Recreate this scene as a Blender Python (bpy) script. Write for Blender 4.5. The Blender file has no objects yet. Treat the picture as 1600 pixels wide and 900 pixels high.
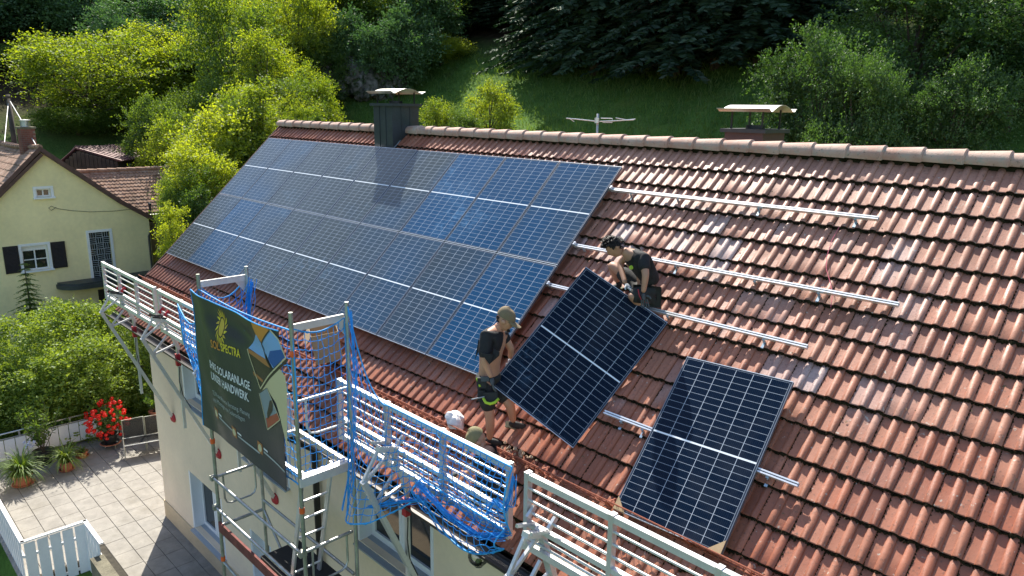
import bpy, bmesh, math, random
import numpy as np
from mathutils import Vector, Matrix, noise
PI = math.pi
R = math.radians
S = bpy.context.scene
COL = S.collection

# ------------------------------------------------------------------ camera, sky, sun, exposure
CAM = Vector((16.5981, -8.2512, 0.7529))
FW = Vector((-0.69100775, 0.68266088, -0.23766028))
RT = Vector((0.70011896, 0.7138705, 0.01491136))
UP = Vector((-0.17983806, 0.15608661, 0.97123388))
FPX = 1144.13
cam_data = bpy.data.cameras.new('camera')
cam_data.sensor_width = 36.0
cam_data.lens = FPX / 1600 * 36.0
cam_data.clip_start = 0.1
cam_data.clip_end = 1500
cam = bpy.data.objects.new('camera', cam_data)
COL.objects.link(cam)
cam.matrix_world = Matrix(((RT.x, UP.x, -FW.x, CAM.x), (RT.y, UP.y, -FW.y, CAM.y), (RT.z, UP.z, -FW.z, CAM.z), (0, 0, 0, 1)))
S.camera = cam

SUN_DIR = Vector((-0.85 * math.cos(R(47)), 0.53 * math.cos(R(47)), math.sin(R(47)))).normalized()
world = bpy.data.worlds.new('World')
S.world = world
world.use_nodes = True
wn = world.node_tree
bg = wn.nodes['Background']
sky = wn.nodes.new('ShaderNodeTexSky')
sky.sky_type = 'NISHITA'
sky.sun_disc = False
sky.sun_elevation = math.asin(SUN_DIR.z)
sky.sun_rotation = math.atan2(SUN_DIR.x, SUN_DIR.y)
sky.air_density = 1.0
sky.dust_density = 1.0
sky.ozone_density = 1.2
bg.inputs['Strength'].default_value = 0.115
wn.links.new(sky.outputs[0], bg.inputs[0])
sl = bpy.data.lights.new('sun', 'SUN')
sl.energy = 4.5
sl.angle = R(0.5)
sl.color = (1.0, 0.94, 0.83)
sun = bpy.data.objects.new('sun', sl)
COL.objects.link(sun)
sun.rotation_euler = (-SUN_DIR).to_track_quat('-Z', 'Y').to_euler()
S.view_settings.view_transform = 'Standard'
S.view_settings.look = 'None'
S.view_settings.gamma = 1.0
S.view_settings.exposure = 1.15
S.cycles.max_bounces = 8
S.cycles.transparent_max_bounces = 12
S.cycles.caustics_reflective = False
S.cycles.caustics_refractive = False

# ------------------------------------------------------------------ roof frame: u along the ridge, v down the slope, h off the panels' glass
PH = 0.760374
DS = Vector((0, -math.cos(PH), -math.sin(PH)))
NS = Vector((0, -math.sin(PH), math.cos(PH)))


def rw(u, v, h=0.0):
    return Vector((u, 0, 0)) + DS * v + NS * h


def ray(x, y):
    return FW + RT * ((x - 800) / FPX) + UP * ((450 - y) / FPX)


def atd(x, y, d):          # surveyed point: image position of the photograph and its distance
    return CAM + ray(x, y) * d


def onp(x, y, ax, c):      # surveyed point on a plane of the building
    d = ray(x, y)
    return CAM + d * ((c - CAM[ax]) / d[ax])


# ------------------------------------------------------------------ mesh helpers
def norm(v):
    return Vector(v).normalized()


class MB:
    def __init__(s):
        s.v = []
        s.f = []
        s.m = []
        s.cur = 0

    def add(s, vs, fs):
        b = len(s.v)
        s.v += [tuple(q) for q in vs]
        s.f += [tuple(i + b for i in q) for q in fs]
        s.m += [s.cur] * len(fs)
        return s

    def box(s, c, size, ax=None):
        c = Vector(c)
        X, Y, Z = ax if ax else (Vector((1, 0, 0)), Vector((0, 1, 0)), Vector((0, 0, 1)))
        a, b, d = size[0] / 2, size[1] / 2, size[2] / 2
        vs = [c + X * (i * a) + Y * (j * b) + Z * (k * d) for k in (-1, 1) for j in (-1, 1) for i in (-1, 1)]
        return s.add(vs, [(0, 2, 3, 1), (4, 5, 7, 6), (0, 1, 5, 4), (2, 6, 7, 3), (0, 4, 6, 2), (1, 3, 7, 5)])

    def span(s, x0, x1, y0, y1, z0, z1):
        return s.box(((x0 + x1) / 2, (y0 + y1) / 2, (z0 + z1) / 2), (abs(x1 - x0), abs(y1 - y0), abs(z1 - z0)))

    def bar(s, a, b, w, h, up=(0, 0, 1)):
        a = Vector(a)
        b = Vector(b)
        d = (b - a)
        L = d.length
        d.normalize()
        u = Vector(up)
        x = d.cross(u)
        if x.length < 1e-4:
            x = d.cross(Vector((1, 0, 0)))
        x.normalize()
        z = x.cross(d).normalized()
        return s.box((a + b) / 2, (w, L, h), (x, d, z))

    def tube(s, pts, r, n=6, cap=True, closed=False):
        pts = [Vector(p) for p in pts]
        rs = r if isinstance(r, (list, tuple)) else [r] * len(pts)
        N = len(pts)
        t0 = (pts[1] - pts[0]).normalized()
        ref = Vector((0, 0, 1)) if abs(t0.z) < 0.9 else Vector((1, 0, 0))
        x = t0.cross(ref).normalized()
        vs = []
        for i, p in enumerate(pts):
            if closed:
                t = (pts[(i + 1) % N] - pts[i - 1]).normalized()
            else:
                t = (pts[min(i + 1, N - 1)] - pts[max(i - 1, 0)])
                t = t.normalized() if t.length > 1e-9 else t0
            x = (x - t * x.dot(t))
            x = x.normalized() if x.length > 1e-6 else t.orthogonal().normalized()
            y = t.cross(x)
            for k in range(n):
                a = 2 * PI * k / n
                vs.append(p + x * (math.cos(a) * rs[i]) + y * (math.sin(a) * rs[i]))
        fs = []
        for i in range(N if closed else N - 1):
            for k in range(n):
                a = i * n + k
                b = i * n + (k + 1) % n
                c = ((i + 1) % N) * n + (k + 1) % n
                d = ((i + 1) % N) * n + k
                fs.append((a, b, c, d))
        if cap and not closed:
            fs.append(tuple(range(n - 1, -1, -1)))
            fs.append(tuple((N - 1) * n + k for k in range(n)))
        return s.add(vs, fs)

    def lathe(s, c, prof, n=16, axis=(0, 0, 1), cap=True):
        c = Vector(c)
        z = Vector(axis).normalized()
        x = z.orthogonal().normalized()
        y = z.cross(x)
        vs = []
        for (r, h) in prof:
            for k in range(n):
                a = 2 * PI * k / n
                vs.append(c + z * h + x * (r * math.cos(a)) + y * (r * math.sin(a)))
        fs = []
        for i in range(len(prof) - 1):
            for k in range(n):
                fs.append((i * n + k, i * n + (k + 1) % n, (i + 1) * n + (k + 1) % n, (i + 1) * n + k))
        if cap:
            fs.append(tuple(range(n - 1, -1, -1)))
            fs.append(tuple((len(prof) - 1) * n + k for k in range(n)))
        return s.add(vs, fs)

    def prism(s, poly, ext):
        n = len(poly)
        ext = Vector(ext)
        p = [Vector(q) for q in poly]
        vs = p + [q + ext for q in p]
        return s.add(vs, [tuple(range(n - 1, -1, -1)), tuple(range(n, 2 * n))] + [(i, (i + 1) % n, (i + 1) % n + n, i + n) for i in range(n)])

    def grid(s, fn, nu, nv, thick=0):
        vs = [fn(i / nu, j / nv) for j in range(nv + 1) for i in range(nu + 1)]
        fs = [(j * (nu + 1) + i, j * (nu + 1) + i + 1, (j + 1) * (nu + 1) + i + 1, (j + 1) * (nu + 1) + i) for j in range(nv) for i in range(nu)]
        return s.add(vs, fs)

    def blob(s, c, r, rng, n=1):
        # small rough octahedral lump
        c = Vector(c)
        vs = [c + Vector(d) * r * rng.uniform(0.6, 1.3) for d in ((1, 0, 0), (0, 1, 0), (-1, 0, 0), (0, -1, 0), (0, 0, 1), (0, 0, -1))]
        return s.add(vs, [(0, 1, 4), (1, 2, 4), (2, 3, 4), (3, 0, 4), (1, 0, 5), (2, 1, 5), (3, 2, 5), (0, 3, 5)])

    def mesh(s, name, smooth=False, off=None, mats=None):
        me = bpy.data.meshes.new(name)
        v = s.v
        if off is not None:
            v = [(q[0] - off[0], q[1] - off[1], q[2] - off[2]) for q in v]
        me.from_pydata(v, [], s.f)
        if mats:
            for m in (mats if isinstance(mats, (list, tuple)) else [mats]):
                me.materials.append(m)
            if any(s.m):
                me.polygons.foreach_set('material_index', s.m)
        if smooth:
            me.polygons.foreach_set('use_smooth', [True] * len(s.f))
            if smooth is not True:
                try:
                    me.set_sharp_from_angle(angle=R(smooth))
                except Exception:
                    pass
        me.update()
        return me

    def build(s, name, mats, parent=None, smooth=False, local=False):
        off = None
        if parent is not None and not local:
            off = worldpos(parent)
        me = s.mesh(name, smooth, off, mats)
        o = bpy.data.objects.new(name, me)
        COL.objects.link(o)
        if parent is not None:
            o.parent = parent
        return o


def worldpos(o):
    p = Vector(o.location)
    while o.parent is not None:
        o = o.parent
        p += Vector(o.location)
    return p


def tag(o, label=None, cat=None, group=None, kind=None):
    if label:
        o['label'] = label
    if cat:
        o['category'] = cat
    if group:
        o['group'] = group
    if kind:
        o['kind'] = kind
    return o


def thing(name, loc, label, cat, group=None, rot=(0, 0, 0)):
    o = bpy.data.objects.new(name, None)
    o.empty_display_size = 0.2
    COL.objects.link(o)
    o.location = loc
    o.rotation_euler = rot
    return tag(o, label, cat, group)


def inst(name, me, parent=None, loc=(0, 0, 0), rot=(0, 0, 0), scale=(1, 1, 1)):
    o = bpy.data.objects.new(name, me)
    COL.objects.link(o)
    o.parent = parent
    o.location = loc
    o.rotation_euler = rot
    o.scale = scale
    return o


def copy_tree(o, parent=None):
    c = o.copy()
    COL.objects.link(c)
    c.parent = parent
    for ch in list(o.children):
        copy_tree(ch, c)
    return c


# ------------------------------------------------------------------ materials
class NT:
    def __init__(s, name):
        s.mat = bpy.data.materials.new(name)
        s.mat.use_nodes = True
        s.t = s.mat.node_tree
        s.b = s.t.nodes['Principled BSDF']
        s.o = s.t.nodes['Material Output']

    def n(s, kind, **kw):
        q = s.t.nodes.new('ShaderNode' + kind)
        for k, v in kw.items():
            setattr(q, k, v)
        return q

    def l(s, a, b):
        s.t.links.new(a, b)

    def val(s, node, name, v):
        if hasattr(v, 'links') or hasattr(v, 'is_linked'):
            s.l(v, node.inputs[name])
        else:
            node.inputs[name].default_value = v

    def math(s, op, a, b=0.0, c=None):
        q = s.n('Math', operation=op)
        s.val(q, 0, a)
        s.val(q, 1, b)
        if c is not None:
            s.val(q, 2, c)
        return q.outputs[0]

    def noise(s, vec, scale, detail=3.0, rough=0.55, dist=0.0):
        q = s.n('TexNoise')
        if vec is not None:
            s.l(vec, q.inputs['Vector'])
        q.inputs['Scale'].default_value = scale
        q.inputs['Detail'].default_value = detail
        q.inputs['Roughness'].default_value = rough
        q.inputs['Distortion'].default_value = dist
        return q.outputs['Fac']

    def ramp(s, fac, stops):
        q = s.n('ValToRGB')
        s.l(fac, q.inputs[0])
        e = q.color_ramp.elements
        while len(e) < len(stops):
            e.new(0.5)
        for i, (p, c) in enumerate(stops):
            e[i].position = p
            e[i].color = c if len(c) == 4 else (*c, 1)
        return q.outputs[0]

    def mix(s, fac, a, b, mode='MIX'):
        q = s.n('Mix', data_type='RGBA', blend_type=mode)
        s.val(q, 0, fac)
        for i, v in ((6, a), (7, b)):
            if isinstance(v, tuple):
                v = v if len(v) == 4 else (*v, 1)
            s.val(q, i, v)
        return q.outputs[2]

    def mapr(s, v, a, b, c=0.0, d=1.0):
        q = s.n('MapRange')
        s.val(q, 0, v)
        for i, x in enumerate((a, b, c, d)):
            q.inputs[i + 1].default_value = x
        return q.outputs[0]

    def bump(s, h, strength=0.3, dist=0.01):
        q = s.n('Bump')
        s.l(h, q.inputs['Height'])
        q.inputs['Strength'].default_value = strength
        q.inputs['Distance'].default_value = dist
        s.l(q.outputs[0], s.b.inputs['Normal'])

    def pos(s):
        return s.n('NewGeometry').outputs['Position']

    def obj(s):
        return s.n('TexCoord').outputs['Object']


def plain(name, col, rough=0.6, metal=0.0, var=0.12, scale=6.0, bump=0.0, bscale=60.0, spec=0.5, space='pos'):
    k = NT(name)
    P = k.pos() if space == 'pos' else k.obj()
    f = k.noise(P, scale, 4.0)
    f2 = k.noise(P, scale * 9, 3.0)
    m = k.math('ADD', k.math('MULTIPLY', f, 0.65), k.math('MULTIPLY', f2, 0.35))
    lo = tuple(c * (1 - var * 1.6) for c in col)
    hi = tuple(min(1, c * (1 + var * 1.6)) for c in col)
    k.l(k.ramp(m, [(0.3, lo), (0.7, hi)]), k.b.inputs['Base Color'])
    k.b.inputs['Roughness'].default_value = rough
    k.b.inputs['Metallic'].default_value = metal
    k.b.inputs['Specular IOR Level'].default_value = spec
    if bump:
        k.bump(k.noise(P, bscale, 4.0), bump, 0.01)
    return k.mat


M = {}
M['alu'] = plain('aluminium', (0.68, 0.68, 0.67), 0.42, 0.6, 0.08, 5.0, 0.05)
M['alu_white'] = plain('pale_coated_aluminium', (0.70, 0.69, 0.67), 0.4, 0.35, 0.08, 4.0, 0.04)
M['steel'] = plain('galvanised_steel', (0.42, 0.43, 0.42), 0.42, 0.75, 0.22, 9.0, 0.1)
M['steel_dark'] = plain('weathered_steel_tube', (0.30, 0.31, 0.26), 0.5, 0.55, 0.22, 9.0, 0.1)
M['black'] = plain('black_plastic', (0.015, 0.015, 0.016), 0.5)
M['orange'] = plain('orange_plastic', (0.75, 0.12, 0.02), 0.5)
M['red'] = plain('red_pad', (0.42, 0.02, 0.03), 0.55)
M['blue_rope'] = plain('blue_rope', (0.02, 0.30, 0.82), 0.6, 0, 0.2, 14)
M['blue_light'] = plain('blue_border_rope', (0.03, 0.36, 0.85), 0.55, 0, 0.2, 14)
M['render'] = plain('beige_render', (0.84, 0.66, 0.47), 0.9, 0, 0.05, 1.3, 0.25, 140)
M['render_base'] = plain('beige_plinth_render', (0.60, 0.46, 0.29), 0.9, 0, 0.08, 2.0, 0.3, 120)
M['yellow_render'] = plain('yellow_render', (0.86, 0.73, 0.40), 0.92, 0, 0.07, 0.8, 0.5, 40)
M['white_paint'] = plain('white_paint', (0.78, 0.78, 0.78), 0.45, 0, 0.04, 3)
M['white_pvc'] = plain('white_window_plastic', (0.74, 0.75, 0.76), 0.35, 0, 0.03, 3)
M['sill'] = plain('grey_sill_metal', (0.34, 0.37, 0.40), 0.45, 0.2, 0.06, 3)
M['guard_wire'] = plain('red_brown_wire', (0.36, 0.11, 0.06), 0.6, 0.1, 0.2, 20)
M['moss'] = plain('dark_moss', (0.022, 0.019, 0.010), 1.0, 0, 0.5, 14, 0.5, 90, spec=0.1)
M['shutter'] = plain('dark_brown_wood', (0.018, 0.013, 0.012), 0.7, 0, 0.3, 12)
M['brown_wood'] = plain('brown_verge_board', (0.10, 0.05, 0.04), 0.7, 0, 0.25, 5)
M['terracotta'] = plain('terracotta', (0.42, 0.15, 0.08), 0.8, 0, 0.15, 9, 0.2)
M['soil'] = plain('soil', (0.03, 0.02, 0.012), 1.0, 0, 0.3, 20)
M['skin'] = plain('skin', (0.48, 0.25, 0.155), 0.55, 0, 0.06, 8)
M['skin2'] = plain('tanned_skin', (0.44, 0.235, 0.15), 0.55, 0, 0.06, 8)
M['shirt'] = plain('black_shirt_cloth', (0.014, 0.014, 0.015), 0.85, 0, 0.4, 9, 1.0, 15)
M['shorts'] = plain('black_shorts_cloth', (0.02, 0.021, 0.02), 0.8, 0, 0.3, 9, 0.3, 26)
M['khaki'] = plain('khaki_cap_cloth', (0.20, 0.15, 0.085), 0.85, 0, 0.14, 12, 0.2)
M['khaki_green'] = plain('olive_cap_cloth', (0.23, 0.20, 0.10), 0.85, 0, 0.14, 12, 0.2)
M['hair'] = plain('dark_hair', (0.014, 0.009, 0.006), 0.6, 0, 0.3, 60, 0.6, 120)
M['glove'] = plain('grey_glove', (0.07, 0.08, 0.085), 0.8, 0, 0.2, 20)
M['glove_light'] = plain('pale_glove', (0.40, 0.43, 0.46), 0.8, 0, 0.2, 20)
M['lime'] = plain('lime_trim', (0.42, 0.60, 0.03), 0.6)
M['shoe'] = plain('black_shoe', (0.02, 0.02, 0.019), 0.7, 0, 0.3, 20)
M['sole'] = plain('olive_shoe_sole', (0.20, 0.19, 0.12), 0.8, 0, 0.3, 20)
M['cardboard'] = plain('cardboard', (0.42, 0.30, 0.17), 0.85, 0, 0.08, 5)
M['bag'] = plain('white_plastic_bag', (0.75, 0.74, 0.74), 0.5, 0, 0.05, 9, 0.6, 30)
M['zinc'] = plain('dark_zinc', (0.05, 0.06, 0.065), 0.5, 0.3, 0.15, 4, 0.1)
M['zinc_brown'] = plain('brown_zinc', (0.075, 0.052, 0.05), 0.55, 0.2, 0.15, 4)
M['gutter'] = plain('dark_gutter', (0.04, 0.035, 0.032), 0.45, 0.3, 0.2, 5)
M['cowl'] = plain('bright_sheet_steel', (0.50, 0.49, 0.46), 0.4, 0.6, 0.1, 5)
M['bark'] = plain('bark', (0.07, 0.055, 0.04), 0.95, 0, 0.3, 6, 0.6, 30)
M['curtain'] = plain('curtain', (0.55, 0.56, 0.55), 0.9, 0, 0.08, 3)
M['room'] = plain('dark_room', (0.02, 0.02, 0.022), 0.9)


def glass_mat(name, tint=(0.010, 0.013, 0.014), rough=0.04):
    k = NT(name)
    k.b.inputs['Base Color'].default_value = (*tint, 1)
    k.b.inputs['Roughness'].default_value = rough
    k.b.inputs['IOR'].default_value = 1.55
    f = k.noise(k.pos(), 1.1, 3.0)
    k.l(k.ramp(f, [(0.35, tint), (0.75, tuple(c * 2 for c in tint))]), k.b.inputs['Base Color'])
    k.bump(k.noise(k.pos(), 1.8, 1.0), 0.06, 0.02)
    return k.mat


M['glass'] = glass_mat('window_glass')


def clear_glass(name):
    k = NT(name)
    tr = k.n('BsdfTransparent')
    gl = k.n('BsdfGlossy')
    gl.inputs['Roughness'].default_value = 0.05
    mx = k.n('MixShader')
    fr = k.n('Fresnel')
    k.l(k.math('MULTIPLY_ADD', fr.outputs[0], 0.9, 0.08), mx.inputs[0])
    k.l(tr.outputs[0], mx.inputs[1])
    k.l(gl.outputs[0], mx.inputs[2])
    k.l(mx.outputs[0], k.o.inputs[0])
    return k.mat


M['clear'] = clear_glass('clear_lamp_glass')


def tile_mat():
    k = NT('roof_tile_clay')
    P = k.pos()
    sep = k.n('SeparateXYZ')
    k.l(P, sep.inputs[0])
    u = sep.outputs[0]
    vv = k.math('ADD', k.math('MULTIPLY', sep.outputs[1], DS.y), k.math('MULTIPLY', sep.outputs[2], DS.z))
    cu = k.math('FLOOR', k.math('DIVIDE', k.math('ADD', u, 0.365), 0.30))
    cv = k.math('FLOOR', k.math('DIVIDE', k.math('ADD', vv, 0.18), 0.331))
    cb = k.n('CombineXYZ')
    k.l(cu, cb.inputs[0])
    k.l(cv, cb.inputs[1])
    wn_ = k.n('TexWhiteNoise')
    k.l(cb.outputs[0], wn_.inputs['Vector'])
    rnd = wn_.outputs['Value']
    big = k.noise(P, 0.35, 3.0)
    mid = k.noise(P, 2.4, 4.0, 0.6)
    fine = k.noise(P, 38.0, 5.0, 0.7)
    base = k.ramp(rnd, [(0.0, (0.25, 0.076, 0.040)), (0.3, (0.32, 0.102, 0.053)), (0.6, (0.365, 0.122, 0.064)), (0.85, (0.385, 0.140, 0.078)), (1.0, (0.41, 0.172, 0.105))])
    # the strip towards the ridge is paler and pinker, the strip under the panels' left end dark and brown
    pale = k.math('MULTIPLY', k.mapr(vv, 2.6, -0.6), k.mapr(u, 6.0, 10.0))
    pale = k.math('MULTIPLY', pale, k.mapr(u, 17.5, 13.6, 0.25, 1.0))
    c1 = k.mix(k.math('MULTIPLY', pale, 0.60), base, (0.50, 0.30, 0.225))
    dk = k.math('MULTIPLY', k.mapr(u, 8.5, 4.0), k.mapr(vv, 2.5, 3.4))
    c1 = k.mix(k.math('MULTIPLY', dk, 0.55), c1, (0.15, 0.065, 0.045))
    # a few tiles washed out to a pale grey
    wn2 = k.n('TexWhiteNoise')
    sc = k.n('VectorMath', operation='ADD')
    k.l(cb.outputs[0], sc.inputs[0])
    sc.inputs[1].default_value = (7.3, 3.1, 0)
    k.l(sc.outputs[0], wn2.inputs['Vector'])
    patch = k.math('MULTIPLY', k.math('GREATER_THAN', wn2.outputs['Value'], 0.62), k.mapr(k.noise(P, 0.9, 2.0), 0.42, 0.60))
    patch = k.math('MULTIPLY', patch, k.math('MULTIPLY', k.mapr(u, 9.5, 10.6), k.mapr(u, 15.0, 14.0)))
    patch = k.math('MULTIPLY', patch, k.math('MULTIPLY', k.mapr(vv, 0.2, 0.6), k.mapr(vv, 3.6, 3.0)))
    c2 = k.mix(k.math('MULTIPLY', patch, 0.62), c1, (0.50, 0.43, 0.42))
    c3 = k.mix(k.mapr(mid, 0.40, 0.75, 0.0, 0.45), c2, (0.20, 0.085, 0.05))
    c3 = k.mix(k.mapr(big, 0.45, 0.70, 0.0, 0.22), c3, (0.46, 0.21, 0.12))
    # specks of lichen and dirt
    c4 = k.mix(k.math('MULTIPLY', k.mapr(fine, 0.56, 0.68), 0.75), c3, (0.085, 0.055, 0.04))
    frv = k.math('FRACT', k.math('DIVIDE', k.math('ADD', vv, 0.18), 0.331))
    grime = k.math('MULTIPLY', k.mapr(k.math('ADD', frv, k.math('MULTIPLY', k.noise(P, 16.0, 4.0, 0.7), 0.30)), 0.36, 0.10), k.mapr(k.noise(P, 3.1, 3.0), 0.35, 0.6, 0.35, 0.9))
    c4 = k.mix(grime, c4, (0.13, 0.055, 0.038))
    lich = k.math('MULTIPLY', k.mapr(k.noise(P, 21.0, 2.0), 0.68, 0.74), 0.7)
    c5 = k.mix(lich, c4, (0.48, 0.45, 0.38))
    # dark front lip of every tile
    fr = k.math('FRACT', k.math('DIVIDE', k.math('ADD', vv, 0.18), 0.331))
    lip = k.math('MULTIPLY', k.math('GREATER_THAN', k.math('ADD', fr, k.math('MULTIPLY', k.noise(P, 30.0, 3.0), 0.06)), 0.985), 1.0)
    k.l(c5, k.b.inputs['Base Color'])
    k.l(k.mapr(mid, 0.3, 0.7, 0.36, 0.66), k.b.inputs['Roughness'])
    k.b.inputs['Specular IOR Level'].default_value = 0.45
    k.bump(k.math('ADD', fine, k.math('MULTIPLY', k.noise(P, 9.0, 3.0), 1.2)), 0.28, 0.006)
    return k.mat


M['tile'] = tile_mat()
M['tile_lip'] = plain('dark_tile_lip', (0.045, 0.028, 0.020), 0.95, 0, 0.5, 9, 0.5, 70, spec=0.2)  # dark brown front and side faces of each tile


def panel_mat():
    # cells and ribbons are flat print under the glass
    k = NT('solar_cells')
    tc = k.obj()
    sep = k.n('SeparateXYZ')
    k.l(tc, sep.inputs[0])
    x, y = sep.outputs[0], sep.outputs[1]       # panel local: x 0..1.134, y 0..-1.757
    W, L = 1.134, 1.757

    def lines(v, off, pitch, w):
        f = k.math('FRACT', k.math('DIVIDE', k.math('ADD', v, off), pitch))
        d = k.math('MULTIPLY', k.math('MINIMUM', f, k.math('SUBTRACT', 1.0, f)), pitch)
        return k.math('LESS_THAN', d, w)
    cx = (W - 0.044) / 6
    vx = lines(x, -0.022, cx, 0.0026)
    cyp = (L / 2 - 0.022 - 0.008) / 12
    ya = k.math('SUBTRACT', k.math('ABSOLUTE', k.math('ADD', y, L / 2)), 0.008)
    vy = lines(ya, 0.0, cyp, 0.0017)
    mid = k.math('LESS_THAN', ya, 0.0)
    brd = k.math('GREATER_THAN', ya, cyp * 12)
    bx = k.math('GREATER_THAN', k.math('ABSOLUTE', k.math('SUBTRACT', x, W / 2)), cx * 3)
    bus = lines(x, -0.022, cx / 10, 0.0006)
    info = k.n('ObjectInfo')
    wn_ = info.outputs['Random']
    n1 = k.noise(k.pos(), 0.55, 2.0)
    n2 = k.noise(k.pos(), 3.5, 4.0)
    sepw = k.n('SeparateXYZ')
    k.l(k.pos(), sepw.inputs[0])
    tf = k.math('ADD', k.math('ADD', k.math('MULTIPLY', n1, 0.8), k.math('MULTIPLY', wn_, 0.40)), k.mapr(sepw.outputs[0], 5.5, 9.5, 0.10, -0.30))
    tint = k.mix(k.mapr(tf, 0.40, 0.80), (0.001, 0.050, 0.130), (0.034, 0.048, 0.052))  # sky and tree reflections put into the cell colour: greyer left, bluer right
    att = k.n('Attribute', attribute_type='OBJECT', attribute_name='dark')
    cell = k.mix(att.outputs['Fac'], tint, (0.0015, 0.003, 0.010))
    c = k.mix(k.math('MULTIPLY', bus, 0.12), cell, (0.25, 0.28, 0.33))
    c = k.mix(k.math('MULTIPLY', vy, 0.75), c, (0.46, 0.52, 0.60))
    c = k.mix(k.math('MULTIPLY', vx, 0.85), c, (0.50, 0.56, 0.64))
    c = k.mix(mid, c, (0.78, 0.82, 0.86))
    edge = k.math('MAXIMUM', brd, bx)
    c = k.mix(edge, c, (0.03, 0.04, 0.06))
    dust = k.mapr(k.noise(k.pos(), 1.3, 5.0, 0.65), 0.52, 0.80, 0.0, 0.05)
    c = k.mix(dust, c, (0.45, 0.45, 0.42))
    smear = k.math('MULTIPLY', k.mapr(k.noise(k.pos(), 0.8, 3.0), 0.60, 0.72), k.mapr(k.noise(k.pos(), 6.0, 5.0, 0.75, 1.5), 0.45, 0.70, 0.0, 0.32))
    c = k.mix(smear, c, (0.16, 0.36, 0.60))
    k.l(c, k.b.inputs['Base Color'])
    k.l(k.mapr(n2, 0.3, 0.7, 0.10, 0.20), k.b.inputs['Roughness'])
    k.b.inputs['IOR'].default_value = 1.48
    k.l(k.mapr(att.outputs['Fac'], 0.0, 0.9, 0.28, 0.15), k.b.inputs['Specular IOR Level'])
    k.bump(k.noise(k.pos(), 2.2, 2.0), 0.05, 0.02)
    return k.mat


M['cells'] = panel_mat()


def leaf_mat(name, c0, c1, trans=0.45, tcol=None, vary=0.0):
    k = NT(name)
    info = k.n('ObjectInfo')
    g = k.n('NewGeometry')
    rp = g.outputs['Random Per Island']
    f = k.math('ADD', k.math('MULTIPLY', rp, 0.55), k.math('MULTIPLY', k.noise(k.pos(), 0.55, 2.0), 0.75))
    f = k.math('ADD', f, k.math('MULTIPLY', k.math('SUBTRACT', info.outputs['Random'], 0.5), 0.5))
    col = k.ramp(f, [(0.25, c0), (0.95, c1)])
    d = k.n('BsdfDiffuse')
    t = k.n('BsdfTranslucent')
    gl = k.n('BsdfGlossy')
    gl.inputs['Roughness'].default_value = 0.55
    gl.inputs['Color'].default_value = (0.9, 0.95, 0.9, 1)
    k.l(col, d.inputs[0])
    tc = k.mix(1.0, col, tcol or (1.7, 1.5, 0.5), 'MULTIPLY')
    k.l(tc, t.inputs[0])
    m1 = k.n('MixShader')
    m1.inputs[0].default_value = trans
    k.l(d.outputs[0], m1.inputs[1])
    k.l(t.outputs[0], m1.inputs[2])
    m2 = k.n('MixShader')
    m2.inputs[0].default_value = 0.035
    k.l(m1.outputs[0], m2.inputs[1])
    k.l(gl.outputs[0], m2.inputs[2])
    k.l(m2.outputs[0], k.o.inputs[0])
    return k.mat


M['leaf_bright'] = leaf_mat('leaf_yellow_green', (0.08, 0.14, 0.013), (0.32, 0.37, 0.035), 0.58, (1.65, 1.6, 0.5))
M['leaf_mid'] = leaf_mat('leaf_green', (0.040, 0.092, 0.016), (0.13, 0.21, 0.03), 0.48)
M['leaf_dark'] = leaf_mat('leaf_deep_green', (0.028, 0.068, 0.018), (0.085, 0.155, 0.04), 0.4, (1.4, 1.5, 0.6))
M['leaf_far'] = leaf_mat('leaf_far_green', (0.036, 0.085, 0.032), (0.10, 0.18, 0.06), 0.3, (1.2, 1.4, 0.7))  # haze over the far slope put into a lighter leaf colour
M['needle'] = leaf_mat('spruce_needle', (0.014, 0.036, 0.018), (0.038, 0.075, 0.034), 0.15, (1.1, 1.3, 0.7))
M['hedge'] = leaf_mat('hedge_leaf', (0.06, 0.125, 0.016), (0.21, 0.30, 0.045), 0.45)
M['grass'] = leaf_mat('grass_blade', (0.065, 0.14, 0.022), (0.14, 0.23, 0.045), 0.45)
M['strap'] = leaf_mat('strap_leaf', (0.06, 0.12, 0.015), (0.20, 0.28, 0.05), 0.4)
M['petal'] = leaf_mat('red_petal', (0.55, 0.012, 0.008), (0.80, 0.03, 0.015), 0.35, (1.3, 0.6, 0.6))
M['petal_white'] = leaf_mat('pale_blue_petal', (0.5, 0.55, 0.75), (0.75, 0.78, 0.9), 0.3, (1.0, 1.0, 1.0))
# ================================================================== THE HOUSE
GZ = -8.6
rng = random.Random(5)
house = thing('tiled_house', (8, 0, GZ), 'beige rendered house with the long red tiled roof that the panels are fixed to', 'house')
YW = -3.16
windows = [  # x0, x1, z0, z1, leaves
    (1.84, 3.38, -8.11, -6.78, 2), (2.02, 3.50, -5.12, -3.98, 2), (4.75, 6.30, -5.34, -4.00, 2),
    (4.70, 5.42, -8.05, -6.86, 1), (8.39, 10.06, -5.34, -3.98, 2), (13.2, 14.8, -5.34, -3.98, 2), (8.6, 10.1, -8.11, -6.8, 2)]
mb = MB()
xs = sorted({0.1, 16.6} | {w[0] for w in windows} | {w[1] for w in windows})
zs = sorted({GZ - 0.3, -3.62} | {w[2] for w in windows} | {w[3] for w in windows})
for i in range(len(xs) - 1):
    z_open = []
    run0 = zs[0]
    for j in range(len(zs) - 1):
        cx, cz = (xs[i] + xs[i + 1]) / 2, (zs[j] + zs[j + 1]) / 2
        if any(w[0] < cx < w[1] and w[2] < cz < w[3] for w in windows):
            if run0 is not None and zs[j] > run0:
                mb.span(xs[i], xs[i + 1], YW, YW + 0.34, run0, zs[j])
            run0 = zs[j + 1]
    if zs[-1] > run0:
        mb.span(xs[i], xs[i + 1], YW, YW + 0.34, run0, zs[-1])
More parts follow.
